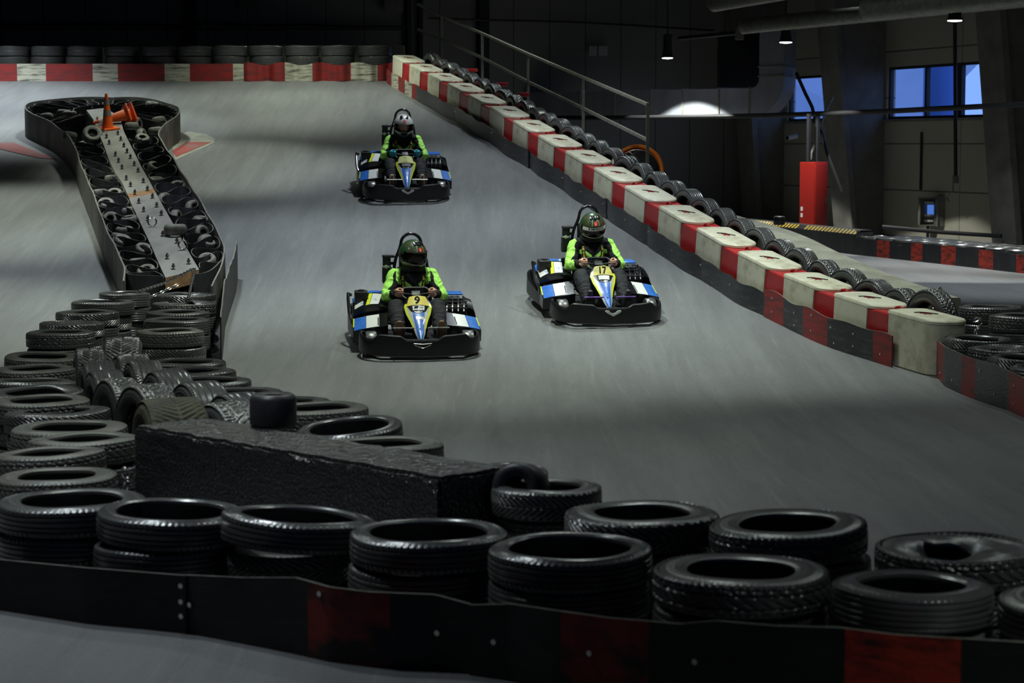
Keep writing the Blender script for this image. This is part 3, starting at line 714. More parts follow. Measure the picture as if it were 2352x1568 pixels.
def tyre(kind, p, D, H, label, group, rot=None, tilt=(0, 0)):
    o = link('car_tyre', TY[kind]); o.location = p; s = D / .68; w = .2
    o.scale = (s, s, H / w)
    o.rotation_euler = (tilt[0], tilt[1], random.uniform(0, 6.28)) if rot is None else rot
    return tag(o, label, 'tyre', group)
TIER = {3: ['top', 'middle', 'bottom'], 2: ['upper', 'lower']}
def stack(px, py, wpx, h, kinds, where, group, n=3, D=None, tilt=(0, 0), look='', solid_base=True):
    c = at_h(px, py, h); g = gz(c.x, c.y); D = D or min(.745, wpx * c.y / FPX * .985); H = h / n
    for t in range(n):
        k = kinds[0] if t == 0 else kinds[1]
        z = g + h - H * (t + 1); j = V((random.uniform(-.025, .025), random.uniform(-.02, .03), 0)) if t else V((0, 0, 0))
        tl = tilt if t == 0 else (tilt[0] * .4, tilt[1] * .4)
        lab = '%s tyre of the %s' % (TIER[n][t], where)
        if t == 0 and look: lab = look + ', ' + lab
        tyre(k, V((c.x, c.y, z)) + j, D * (1 if t == 0 else random.uniform(.95, 1.0)), H * 1.0, lab, group, tilt=tl)
    return c
rd = math.radians
GF = 'tyre stacks along the front belt'
for i, (x, y, w, k, tl, lk) in enumerate([
    (165, 1143, 350, ('ribs', 'ribs'), (0, 0), ''), (392, 1168, 350, ('low', 'ribs'), (0, rd(-2)), ''),
    (683, 1180, 366, ('low', 'lugs'), (0, rd(-5)), ''), (985, 1216, 378, ('low', 'ribs'), (0, 0), ''),
    (1310, 1252, 388, ('low', 'worn'), (0, rd(1)), ''), (1702, 1302, 430, ('zig', 'ribs'), (0, 0), ''),
    (2095, 1340, 385, ('worn', 'ribs'), (0, rd(1.5)), ''), (2490, 1372, 395, ('ribs', 'worn'), (0, 0), '')]):
    where = ORD[i] + ' stack from the left behind the front belt' if i < 7 else 'stack cut off by the right edge behind the front belt'
    stack(x, y, w, .45, k, where, GF, tilt=tl, look=lk)
GR = 'second row of tyre stacks beside the track'
CR = stack(1255, 1112, 262, .47, ('lugs', 'zig'), 'stack at the right end of the tarred block', GR, look='kart-tyre-filled')
stack(1475, 1172, 365, .46, ('lugs', 'lugs'), 'second stack right of the tarred block', GR)
stack(1812, 1196, 395, .46, ('zig', 'ribs'), 'third stack right of the tarred block', GR, tilt=(0, rd(3)))
stack(2200, 1246, 405, .46, ('crush', 'lugs'), 'fourth stack right of the tarred block', GR, look='crumpled')
stack(1130, 1078, 150, .45, ('worn', 'worn'), 'stack hidden behind the right end of the tarred block', GR, D=.62)
GL = 'left tyre stacks leading to the divider'
stack(286, 672, 120, .50, ('worn', 'worn'), 'stack at the divider end, left side', GL)
for i, (x, y, w, k) in enumerate([(236, 690, 152, ('ribs', 'lugs')), (201, 714, 155, ('lugs', 'ribs')), (165, 737, 147, ('dent', 'lugs')), (139, 760, 162, ('zig', 'zig')),
        (97, 815, 150, ('dust', 'zig')), (80, 843, 168, ('dust', 'dust')), (72, 872, 180, ('ribs', 'worn')), (84, 893, 185, ('dent', 'ribs')), (95, 915, 195, ('dust', 'dust')), (133, 940, 262, ('lugs', 'ribs')),
        (160, 977, 272, ('dust', 'lugs')), (195, 1003, 190, ('dust', 'zig')), (112, 1036, 272, ('dust', 'lugs')), (132, 1088, 282, ('dust', 'ribs'))]):
    D = .70 if w < 250 else None
    stack(x, y, w, .46 if i > 8 else .5, k, ORD[i] + ' stack from the divider, left column', GL, D=D, tilt=(0, rd(random.uniform(-4, 1)) if i > 3 else 0))
GC = 'right tyre stacks below the divider'
for i, (x, y, w, k, lk) in enumerate([(427, 672, 130, ('dent', 'worn'), ''), (422, 692, 130, ('crush', 'worn'), 'crumpled'), (408, 714, 140, ('ribs', 'ribs'), ''), (406, 733, 155, ('worn', 'worn'), ''), (391, 757, 160, ('dust', 'lugs'), ''),
        (428, 830, 165, ('worn', 'lugs'), ''), (448, 848, 170, ('lugs', 'ribs'), ''), (478, 870, 175, ('ribs', 'ribs'), ''), (545, 897, 180, ('ribs', 'worn'), ''), (646, 915, 150, ('dent', 'worn'), ''), (731, 932, 165, ('dust', 'lugs'), ''), (807, 975, 248, ('low', 'ribs'), ''), (880, 1014, 288, ('dust', 'worn'), '')]):
    D = .70 if w < 200 else None
    tl = (0, 0) if i < 10 else ((0, rd(-7)) if i == 11 else (0, rd(-1)))
    stack(x, y, w, .5, k, ORD[i] + ' stack from the divider, right column', GC, D=D, look=lk, tilt=tl)
# leaning tyres standing on their treads between the two columns
def lean(px, py, h, yaw, back, kind, D, Wd, label, group):
    """upright tyre; (px,py) is the top of its tread, h its height there"""
    c = at_h(px, py, h); r = D / 2
    Q = Matrix.Rotation(yaw, 4, 'Z') @ Matrix.Rotation(back, 4, 'X') @ Matrix.Rotation(PI / 2, 4, 'Y')
    o = link('car_tyre', TY[kind]); s = D / .68; o.scale = (s, s, Wd / .2)
    cc = V((c.x, c.y, c.z - r)); off = (Q @ V((0, 0, Wd / 2)))
    o.location = cc - off; o.rotation_euler = (Q @ Matrix.Rotation(random.uniform(0, 6), 4, 'Z')).to_euler()
    return tag(o, label, 'tyre', group)
GM = 'upright tyres leaning in the gap between the columns'
for i, (x, y, k, yw, wd) in enumerate([(205, 800, 'lugs', 14, .27), (222, 828, 'worn', 18, .26), (240, 850, 'worn', 22, .25), (272, 868, 'zig', 30, .25), (340, 880, 'zig', 34, .28)]):
    lean(x, y, .62, rd(yw), rd(-8), k, .66, wd, ORD[i] + ' leaning upright tyre from the divider, left row', GM)
lean(392, 912, .62, rd(24), rd(-10), 'worn', .62, .42, 'muddy olive wide tyre lying behind the tarred block', GM).data = tyre_mesh('tyre_muddy', .5, .2, 'lugs', 'rubber_olive', seed=14)
lean(522, 922, .58, rd(36), rd(-8), 'zig', .64, .30, 'upright tyre with shiny zigzag tread just left of the kart tyre', GM)
for i, (x, y, k, yw, wd) in enumerate([(281, 774, 'lugs', 8, .36), (302, 812, 'lugs', 20, .30), (330, 826, 'ribs', 22, .28), (385, 850, 'worn', 28, .29), (458, 874, 'worn', 30, .30), (548, 902, 'worn', 32, .29)]):
    lean(x, y, .62, rd(yw), rd(-8), k, .66, wd, ORD[i] + ' leaning upright tyre from the divider, right row', GM)
# ---------------------------------------------------------------- small kart tyres
def slick_mesh(name, m, W=.15, R=.135, rb=.065):
    pr = [(rb, .012), (rb + .02, .004), (R - .03, 0), (R - .012, .012), (R, .035), (R, W - .035), (R - .012, W - .012), (R - .03, W), (rb + .02, W - .004), (rb, W - .012), (rb + .006, W - .03), (R - .03, W - .04), (R - .03, .04), (rb + .006, .03)]
    return MB().lathe(pr, 40, closed=True).mesh(name, [M[m]], 50)
SK = {'slick': slick_mesh('slick_tyre', 'slick', .21, .14, .063), 'grey': slick_mesh('old_kart_tyre', 'slick_grey', .13), 'dark': slick_mesh('dark_kart_tyre', 'slick', .13)}
def kart_tyre(kind, p, rot, label, group=None, s=1.0):
    o = link('kart_tyre', SK[kind]); o.location = p; o.rotation_euler = rot; o.scale = (s, s, s); return tag(o, label, 'tyre', group)
# the tarred block with a kart tyre on it
bz = .56
c1, c2, c3 = at_h(306, 984, bz), at_h(1012, 1086, bz), at_h(1135, 1059, bz)
e1 = (c2 - c1); e1.z = 0; e2 = V((-e1.y, e1.x, 0)).normalized() * .52
bm = bmesh.new(); bmesh.ops.create_cube(bm, size=1)
L1 = e1.length
for v in bm.verts: v.co = V((v.co.x * L1, v.co.y * .52, (v.co.z + .5) * .56))
bmesh.ops.bevel(bm, geom=bm.edges[:], offset=.02, segments=2, affect='EDGES')
bmesh.ops.subdivide_edges(bm, edges=[e for e in bm.edges if e.calc_length() > .1], cuts=30, use_grid_fill=True)
rs = random.Random(3)
from mathutils import noise
for v in bm.verts:
    n = noise.noise(v.co * 9) * .012 + noise.noise(v.co * 26) * .006; v.co += v.co.normalized() * n if v.co.z < .05 else V((0, math.copysign(n, v.co.y), 0)) if v.co.z < .53 else V((0, 0, n))
me = bpy.data.meshes.new('tarred_block'); bm.to_mesh(me); bm.free(); me.materials.append(M['tar'])
o = link('tarred_block', me); mid = (c1 + c2) / 2 + e2 / 2; o.location = (mid.x, mid.y, gz(mid.x, mid.y)); o.rotation_euler = (0, 0, math.atan2(e1.y, e1.x))
tag(o, 'long rough black tarred concrete block among the tyre stacks', 'barrier block')
BLK = o
p = at_h(628, 985, bz); kart_tyre('slick', V((p.x, p.y, gz(p.x, p.y) + .565)), (0, 0, 0), 'small slick black kart tyre standing on the tarred block')
kart_tyre('slick', CR + V((-.10, .13, -.055)), (rd(78), 0, rd(-18)), 'kart tyre half sunk in the tyre stack right of the tarred block')
# ================================================================== BELTS
def belt(name, bot, top, mats, fm, label, group=None, th=.012, n=60, wav=0.0, cat='rubber belt', bolts=(), edge=True):
    """strip of conveyor belt standing on edge: bot on the floor, top the matching heights"""
    B = resample(bot, n); T = resample(top, n)
    T = [V((b.x, b.y, t.z)) for b, t in zip(B, T)]
    if wav:
        for i in range(n): T[i].z += wav * math.sin(i * .9 + len(label)) * math.sin(i * .37); 
    sub = 6; rows = []
    mb = MB(); k = n
    nn = []
    for i in range(k):
        t = B[min(k - 1, i + 1)] - B[max(0, i - 1)]; t.z = 0; nn.append(V((-t.y, t.x, 0)).normalized() * th / 2)
    front = [[B[i].lerp(T[i], j / sub) - nn[i] for i in range(k)] for j in range(sub + 1)]
    back = [[B[i].lerp(T[i], j / sub) + nn[i] for i in range(k)] for j in range(sub + 1)]
    mb.grid(front, fm=lambda j, i: fm(i / (k - 1))); mb.grid(back, fm=lambda j, i: fm(i / (k - 1)))
    ei = len(mats) if edge else 0
    mb.grid([front[-1], back[-1]], mi=ei); mb.grid([front[0], back[0]]); 
    for i in (0, -1): mb.grid([[r[i] for r in front], [r[i] for r in back]], mi=0)
    o = solid(name, mb, list(mats) + (['belt_edge'] if edge else []), label, cat, group)
    # bolts
    for (f, h) in bolts:
        i = min(k - 2, int(f * (k - 1))); q = B[i].lerp(T[i], h) - nn[i]; d = -nn[i].normalized()
        part('bolt', MB().cyl(q - o.location, q + d * .008 - o.location, .012, n=8), ['chrome'], o)
    return o
def pts_ground(pxs): return [at_h(x, y, 0) for x, y in pxs]
def tops(bot, pxs):
    """heights of the top edge above the matching floor points"""
    out = []
    for b, (x, y) in zip(bot, pxs):
        out.append(at_y(px_of(b)[0], y, b.y))
    return out
# front belt, three overlapping lengths; (x of floor px, y floor, y top)
FB = [(-120, 1385, 1262), (0, 1401, 1284), (200, 1432, 1303), (330, 1444, 1313), (430, 1455, 1321), (560, 1480, 1327), (680, 1504, 1327), (760, 1522, 1349), (850, 1533, 1360), (1000, 1539, 1366), (1080, 1550, 1388), (1176, 1564, 1386), (1270, 1588, 1400), (1400, 1612, 1418), (1475, 1628, 1424), (1560, 1645, 1432), (1640, 1660, 1424), (1780, 1690, 1436), (1925, 1716, 1440), (2050, 1740, 1456), (2185, 1765, 1464), (2352, 1795, 1474), (2600, 1840, 1492)]
def seg(a, b):
    s = [q for q in FB if a <= q[0] <= b]; bot = pts_ground([(q[0], q[1]) for q in s]); return bot, tops(bot, [(q[0], q[2]) for q in s]), s
def redrange(s, bot, ranges):
    B = resample(bot, 200); xs = [px_of(p)[0] for p in B]
    def f(u):
        x = xs[min(199, int(u * 199))]
        for i, (a, b) in enumerate(ranges):
            if a <= x <= b: return 1
        return 0
    return f
GB = 'front belt lengths'
b, t, s = seg(-120, 430); belt('rubber_belt', b, t, ['belt_dark', 'red_worn'], lambda u: 0, 'left length of the dark front belt, without red paint', GB, bolts=[(.985, .3), (.985, .55), (.985, .82)])
b, t, s = seg(430, 1080); b = [p + V((0, .014, 0)) for p in b]; belt('rubber_belt', b, t, ['belt_dark', 'red_dark'], redrange(s, b, [(705, 890)]), 'middle length of the front belt with one dark red patch', GB, bolts=[(.03, .5), (.9, .5), (.55, .88)])
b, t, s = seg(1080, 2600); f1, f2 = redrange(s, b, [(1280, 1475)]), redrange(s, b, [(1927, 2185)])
belt('rubber_belt', b, t, ['belt_dark', 'red_dark', 'red_worn'], lambda u: 1 if f1(u) else 2 if f2(u) else 0, 'right length of the front belt with two bright red patches', GB, n=120, bolts=[(.05, .5), (.22, .55), (.40, .6)])
# belt along the track side of the right column below the divider
bot = pts_ground([(545, 640), (541, 672), (528, 712), (516, 752), (512, 800), (508, 838)])
top = tops(bot, [(0, 560), (0, 612), (0, 650), (0, 690), (0, 735), (0, 790)]); top[0].z = bot[0].z + .5
top = [V((q.x, q.y, gz(q.x, q.y) + .52)) for q in bot]
belt('rubber_belt', bot, top, ['belt_dark'], lambda u: 0, 'dark belt along the right column of tyres below the divider', None, th=.015, wav=.02)
# right barrier: belt on the floor, plastic blocks, upright tyres, concrete kerb
bl = []; yv = 45.0
NB = 11; ys = [44.4] + [44.4 - (44.4 - 23.25) * i / 150 for i in range(1, 151)]
def barrier_pt(y, off, h=0): p, t, n = line_at(y, off); return V((p.x, p.y, max(gz(p.x, p.y), FZ) + h))
joints = [44.5, 42.2, 39.7, 37.4, 35.3, 33.4, 31.4, 29.5, 27.6, 25.6, 22.75]
rs = random.Random(8)
GP = 'belt lengths below the plastic blocks'
for i in range(10):
    y0, y1 = joints[i] + .12, joints[i + 1] - .02; k = 40; yy = [y0 + (y1 - y0) * j / (k - 1) for j in range(k)]
    bow = lambda j: -.035 * math.sin(PI * j / (k - 1)) - .012 * math.sin(3.1 * PI * j / (k - 1) + i)
    tw = lambda j: .02 * math.sin(7 * PI * j / (k - 1) + i * 2) + .012 * math.sin(17 * j / k)
    bot = [barrier_pt(y, -.28 + bow(j) - .015 * (i % 2)) for j, y in enumerate(yy)]; hb = .33 if i == 9 else .27
    top = [barrier_pt(y, 0, hb + tw(j) * (.8 if i == 9 else .5)) for j, y in enumerate(yy)]
    if i == 0: mats, f, lb = ['red_worn2', 'white_worn'], (lambda u: int(u * 5) % 2), 'red and white painted belt length at the top end of the plastic barrier'
    elif i == 9: mats, f, lb = ['belt', 'red_worn2'], (lambda u: 1 if (u < .16 or .34 < u < .54 or .87 < u) else 0), 'red and black belt length at the near end of the plastic barrier'
    else: mats, f, lb = ['belt'], (lambda u: 0), ORD[i - 1] + ' black belt length from the top below the plastic barrier'
    belt('rubber_belt', bot, top, mats, f, lb, GP, n=k, bolts=[(.03, .7), (.5, .6), (.97, .7)] if i < 9 else [(.1, .75), (.1, .3), (.3, .7), (.3, .25), (.45, .8), (.45, .3), (.6, .7), (.62, .2), (.75, .7), (.75, .3), (.93, .3)], edge=(i == 9))
# plastic blocks
def loft_plan(mb, pl, lev):
    cx = sum(p[0] for p in pl) / len(pl); cy = sum(p[1] for p in pl) / len(pl); vs = []; q = len(pl); fs = []
    for k, z in lev:
        for p in pl:
            d = V((p[0] - cx, p[1] - cy, 0)); r = d.length; d = d * max(0, (r - k * 1.25) / r); vs.append(V((cx + d.x, cy + d.y, z)))
    for i in range(len(lev) - 1):
        for j in range(q): fs.append((i * q + j, i * q + (j + 1) % q, (i + 1) * q + (j + 1) % q, (i + 1) * q + j))
    return mb.add(vs, fs + [tuple(range(q))[::-1], tuple(range((len(lev) - 1) * q, len(lev) * q))])
def block_mesh(name, L, D, H, white, m, last=False):
    mb = MB(); h = D / 2
    arc = lambda x0, b, s: [(x0 + s * b * math.sin(PI * i / 14), (-h * math.cos(PI * i / 14)) * (s)) for i in range(15)]
    box = [(-L / 2, -h), (L / 2, -h), (L / 2, h), (-L / 2, h)]
    if not white: return loft_plan(mb, box, [(.012, 0), (0, .012), (0, H - .014), (.012, H)]).mesh(name, [M[m]], 30)
    stad = arc(L / 2, .20, 1) + arc(-L / 2, .07, -1)
    if last: box = arc(L / 2, .2, 1) + [(-L / 2, h), (-L / 2, -h)]
    loft_plan(mb, box, [(.012, 0), (0, .012), (0, H - .055), (.006, H - .05)])
    loft_plan(mb, stad, [(.006, H - .052), (-.006, H - .044), (-.006, H - .018), (.006, H - .004), (.02, H)])
    return mb.mesh(name, [M[m]], 30)
H = .585
star = MB(); pl = []
for i in range(10):
    a = PI * i / 5 + .3; r = .07 if i % 2 == 0 else .03; pl.append((r * math.cos(a) * 1.2, r * math.sin(a)))
star.prism(pl, 0, .008); SM = star.mesh('star_plug', [M['dark_red']], 0)
knob = MB().tube([(-.08, .0, -.0), (-.07, 0, .03), (0, .01, .045), (.07, 0, .03), (.08, 0, 0)], .016, 8); knob.prism([(.06 * math.cos(i), .05 * math.sin(i)) for i in [2 * PI * q / 8 for q in range(8)]], 0, .01); KM = knob.mesh('strap_knot', [M['dark_red']], 40)
cord = MB().tube([(-.1, -.09, .004), (-.05, -.05, .012), (0, 0, .012), (.07, .1, .004)], .006, 6).mesh('cord', [M['strap']], 0)
GW = 'white blocks of the plastic barrier'; GD = 'red blocks of the plastic barrier'
n = len(SL)
cent = [V((p.x, p.y, 0)) for p in SL]
for i in range(n):
    nxt = cent[i + 1] if i < n - 1 else cent[i] * 2 - cent[i - 1]; prv = cent[i - 1] if i else cent[0] * 2 - cent[1]
    pit = (nxt - prv).length / 2; d = (nxt - prv).normalized(); ang = math.atan2(d.y, d.x)
    sl = -slope(cent[i].y) * -d.y
    Lw = pit * .60
    def place(me, nm, c, L, H, lab, group):
        g = gz(c.x, c.y); o = link(nm, me); zz = V((0, 0, 1)); ax = V((d.x, d.y, (gz(c.x + d.x * .4, c.y + d.y * .4) - gz(c.x - d.x * .4, c.y - d.y * .4)) / .8)).normalized(); ay = V((-ax.y, ax.x, 0)).normalized(); az = ax.cross(ay)
        o.matrix_world = Matrix(((ax.x, ay.x, az.x, c.x), (ax.y, ay.y, az.y, c.y), (ax.z, ay.z, az.z, max(g, FZ)), (0, 0, 0, 1))); return tag(o, lab, 'barrier block', group)
    lab = ('%s white plastic block from the near end of the barrier' % ORD[n - 1 - i])
    o = place(block_mesh('white_block', Lw, .46, H, True, 'plastic_w' if i % 5 not in (0,) else 'plastic_w2', i == n - 1), 'white_barrier_block', cent[i], Lw, H, lab, GW)
    q = part('star_plug', SM, None, o, 'red star-shaped plug'); q.location = (.02, .0, H - .002)
    q = part('cord', cord, None, o); q.location = (.02, .0, H)
    if i < n - 1:
        mid = (cent[i] + cent[i + 1]) / 2; pit2 = (cent[i + 1] - cent[i]).length; Lr = pit2 * .40
        nx2 = (cent[min(n - 1, i + 2)] - cent[i + 1]).length if i < n - 2 else pit2
        mid = cent[i] + d * (Lw / 2 + Lr / 2) if False else mid
        o = place(block_mesh('red_block', Lr - .005, .44, H - .05, False, 'plastic_r'), 'red_barrier_block', mid, Lr, H, '%s red plastic block from the near end of the barrier' % ORD[n - 2 - i], GD)
        q = part('strap_knot', KM, None, o); q.location = (.06, .0, H - .052)
# upright tyres in the gap
GU = 'upright tyres behind the plastic barrier'
k = 0; y = 23.15; cnt = 0; UP_T = []
while y < 44.2:
    p, t, nn = line_at(y, .44); UP_T.append((p, t)); y += .62 if y < 30 else .66
for i, (p, t) in enumerate(UP_T):
    D = .66 if i else .74
    Q = Matrix.Rotation(math.atan2(t.y, t.x) + rd(random.uniform(4, 16)), 4, 'Z') @ Matrix.Rotation(PI / 2, 4, 'X')
    o = link('car_tyre', TY[random.choice(['ribs', 'zig', 'lugs', 'worn'])]); s = D / .68; o.scale = (s, s, 1.05); g = gz(p.x, p.y)
    o.location = V((p.x, p.y, g + D / 2 + random.uniform(0, .03))) - Q @ V((0, 0, .1)); o.rotation_euler = (Q @ Matrix.Rotation(random.uniform(0, 6), 4, 'Z')).to_euler()
    tag(o, '%s upright tyre from the near end, between the plastic blocks and the concrete kerb' % ORD[i], 'tyre', GU)
mb = MB(); ya = 23.55; rows = []
for i in range(60):
    y = ya + (44.9 - ya) * i / 59; a = line_at(y, .62)[0]; b2 = line_at(y, 1.06)[0]; h = gz(a.x, a.y) + .28 + .29 * sstep(31, 27, y)
    rows.append([V((a.x, a.y, FZ)), V((a.x, a.y, h - .02)), V((a.x + .02, a.y, h)), V((b2.x - .02, b2.y, h)), V((b2.x, b2.y, h - .02)), V((b2.x, b2.y, FZ))])
mb.grid(rows); mb.add(rows[0], [tuple(range(6))]); mb.add(rows[-1], [tuple(range(6))])
solid('concrete_kerb', mb, ['concrete'], 'long raw concrete kerb wall behind the upright tyres', 'concrete wall', smooth=30)
# few red scraps on the kerb
for i, (x, y) in enumerate(((1086, 179), (1155, 214), (1203, 241))):
    yy = (43.0, 38.6, 36.4)[i]; p = line_at(yy, .85)[0]; g = gz(p.x, p.y) + .5
    for _ in range(20):
        pxx = px_of((p.x, p.y, g))[0]; yy += (pxx - x) * .012; p = line_at(yy, .85)[0]; g = gz(p.x, p.y) + .5
    solid('red_plastic_scrap', MB().bbox((p.x - .12, p.y - .1, g), (p.x + .1, p.y + .12, g + .07), .02), ['plastic_r'], ('far', 'middle', 'near')[i] + ' one of three red plastic scraps on the concrete kerb', 'plastic scrap', 'red scraps on the kerb')
# far row of tyres with painted belt
GFAR = 'tyres along the far end of the ramp'
yb = 44.75; bot = [V((x, yb + .0, gz(0, yb))) for x in [-16 + 13.6 * i / 39 for i in range(40)]]
XS = [at_y(px, 150, yb).x for px in (0, 47, 113, 212, 276, 377, 440, 535, 560, 656, 718, 806, 868, 912)]
cols = [1, 0, 1, 0, 1, 0, 1, 0, 1, 0, 1, 0, 1]   # starts red; 0 pale, 1 red
for half, (xa, xb, lab) in enumerate(((-16, XS[8], 'left length of the red and white belt at the far end of the ramp'), (XS[8], at_y(912, 150, yb).x, 'right buckled length of the red and white belt at the far end'))):
    k = 140; B = []; T = []
    for i in range(k):
        x = xa + (xb - xa) * i / (k - 1); dy = (.0 if half == 0 else -.05 * math.sin(i * .23) - .03 * math.sin(i * .51)); B.append(V((x, yb + dy, gz(0, yb)))); T.append(V((x, yb, gz(0, yb) + .36 + (0 if half == 0 else .03 * math.sin(i * .19 + 1)))))
    def f(u, xa=xa, xb=xb):
        x = xa + (xb - xa) * u; px = 1176 + FPX * x / yb
        if px < 0: return int(-px / 82) % 2
        seq = [(0, 47, 0), (47, 82, 1), (82, 113, 1), (113, 212, 0), (212, 276, 1), (276, 377, 0), (377, 440, 1), (440, 535, 0), (535, 560, 1), (560, 656, 0), (656, 718, 1), (718, 806, 0), (806, 868, 1), (868, 990, 0)]
        for a, b2, c in seq:
            if a <= px < b2: return c
        return 0
    belt('painted_belt', B, T, ['red_worn2', 'white_worn'], f, lab, 'far painted belts', n=k, edge=False)
xs = [-60, 30, 112, 195, 280, 365, 448, 529, 610, 693, 776, 862]
for i, x in enumerate(xs):
    c = at_y(x, 130, yb + .5); g = gz(0, yb + .5)
    for t in range(3):
        lab = '%s of the %s tyre stack from the left along the far end of the ramp' % (('top', 'middle', 'bottom')[t], ORD[i])
        o = tyre('far' if x < 480 else 'worn', V((c.x + (random.uniform(-.03, .03) if t else 0), c.y, g + (2 - t) * .215)), .73, .22, lab, GFAR)
a, b2 = at_y(538, 110, yb + 1.15), at_y(928, 110, yb + 1.15); g = gz(0, yb)
solid('concrete_kerb', MB().bbox((a.x, a.y, g), (b2.x, a.y + .4, g + .79), .02), ['concrete'], 'pale concrete kerb behind the far tyre row, right part', 'concrete wall')
a, b2 = at_y(-80, 110, yb + 1.3), at_y(236, 110, yb + 1.3)
solid('concrete_kerb', MB().bbox((a.x, a.y, g), (b2.x, a.y + .4, g + .76), .02), ['concrete'], 'dark concrete kerb behind the far tyre row, left part', 'concrete wall')
# ================================================================== LOWER LEVEL, RIGHT
p1 = at_z(1960, 584, FZ); p2 = at_z(1831, 568, FZ); dd = (p2 - p1).normalized(); p0 = p1 + dd * 7.4; p1b = p1 - dd * .15
nrm = V((-dd.y, dd.x, 0)); nrm = nrm if nrm.x > 0 else -nrm
mb = MB(); Ln = (p0 - p1b).length; k = 74; Hh = .54
f0 = [p1b + dd * (Ln * i / k) for i in range(k + 1)]
z = lambda q, h: V((q.x, q.y, FZ + h))
mb.grid([[z(q, 0) for q in f0], [z(q, Hh - .09) for q in f0]])
mb.grid([[z(q + dd * .05 * 0, Hh - .09) for q in f0], [z(q - dd * .05 + nrm * .09, Hh) for q in f0]], fm=lambda j, i: 1 if (i % 2 == 1 and not 30 <= i <= 33) else 0)
mb.grid([[z(q - dd * .05 + nrm * .09, Hh) for q in f0], [z(q + nrm * .4 - dd * .03, Hh) for q in f0]]); mb.grid([[z(q + nrm * .4 - dd * .03, Hh) for q in f0], [z(q + nrm * .4, 0) for q in f0]])
for q in (f0[0], f0[-1]): mb.add([z(q, 0), z(q, Hh), z(q + nrm * .4, Hh), z(q + nrm * .4, 0)], [(0, 1, 2, 3)])
solid('barrier_wall', mb, ['black_wall', 'yellow_haz'], 'low black barrier wall with a yellow hazard stripe below the red cabinet', 'barrier wall', smooth=0)
q = at_z(1790, 500, FZ + Hh + .0); yy = p1.y + (q.x - p1.x) / dd.x * dd.y; q = at_y(1790, 496, yy + .35); kart_tyre('slick', V((q.x, q.y, FZ + Hh)), (0, 0, 0), 'slick black kart tyre standing on the hazard-striped wall', s=1.0)
bot = [at_z(x, y, FZ) for x, y in ((1958, 584), (2013, 590), (2113, 601), (2188, 609), (2273, 619), (2352, 628), (2480, 643), (2640, 662))]
top = [V((q.x, q.y, at_y(0, y, q.y).z)) for q, y in zip(bot, (545, 551, 559, 566, 575, 586, 601, 618))]
B = resample(bot, 200); xs2 = [px_of(p)[0] for p in B]
belt('rubber_belt', bot, top, ['black_wall', 'red_worn'], lambda u: 1 if any(a <= xs2[min(199, int(u * 199))] <= b3 for a, b3 in ((2012, 2040), (2088, 2113), (2160, 2188), (2241, 2275), (2327, 2358))) else 0, 'black belt with red patches along the lower track on the right', n=120, bolts=[(.2, .8), (.35, .75), (.5, .8)], edge=False)
G8 = 'tyres behind the belt of the lower track'
k = 0; nrm2 = V((1, .25, 0))
pd = (bot[-1] - bot[0]).normalized(); pn = V((-pd.y, pd.x, 0)); pn = pn if pn.x > 0 else -pn; pathT = resample([q + pn * .40 + pd * .25 for q in bot], 60); acc = 0; last = None; pos = []
for q in pathT:
    if last is None or (q - last).length > .60: pos.append(q); last = q
for i, q in enumerate(pos[:9]):
    for t in range(2):
        tyre('far', V((q.x, q.y, FZ + (1 - t) * .21)), .66, .21, '%s tyre of the %s stack along the lower track, near row' % (TIER[2][t], ORD[i]), G8)
for i, q in enumerate(pos[:8]):
    for t in range(2):
        tyre('far', q + pn * .66 + pd * .3 + V((0, 0, (1 - t) * .205)), .66, .205, '%s tyre of the %s stack along the lower track, rear row' % (TIER[2][t], ORD[i]), G8)
# near right: belt and tyres at the foot of the ramp
bot = [at_h(x, y, 0) for x, y in ((2150, 862), (2171, 887), (2226, 912), (2282, 932), (2318, 943), (2352, 959), (2480, 1010), (2600, 1060))]
top = tops(bot, [(0, y) for y in (781, 797, 821, 836, 852, 868, 905, 940)])
B = resample(bot, 200); xs3 = [px_of(p)[0] for p in B]
belt('rubber_belt', bot, top, ['belt', 'red_worn2'], lambda u: 1 if any(a <= xs3[min(199, int(u * 199))] <= b3 for a, b3 in ((2140, 2166), (2204, 2238), (2310, 2420))) else 0, 'wavy red and black belt at the right edge, below the end of the plastic barrier', n=90, bolts=[(.06, .2), (.16, .25), (.3, .75), (.36, .3), (.45, .7), (.46, .25)])
GN = 'tyres behind the belt at the right edge'
for i, (x, y, w, k, h) in enumerate([(2243, 771, 160, ('dent', 'lugs'), .46), (2305, 793, 168, ('crush', 'worn'), .46), (2350, 814, 165, ('dent', 'ribs'), .46), (2400, 842, 175, ('worn', 'ribs'), .46), (2490, 870, 175, ('worn', 'ribs'), .46)][:5]):
    stack(x, y, w, .40 if i > 2 else h, k, ORD[i] + ' stack from the block end, at the right edge', GN, n=2, D=.64 if i > 2 else None)
for i, (x, y, w) in enumerate([(2275, 702, 150), (2345, 722, 165)]):
    stack(x, y, w, .56, ('zig', 'worn'), ('left' if i == 0 else 'right') + ' stack behind the concrete kerb end', GN, D=.68)
solid('concrete_block', MB().bbox((0, 0, 0), (.1, .1, .1), .01), ['concrete'], '', '') if False else None
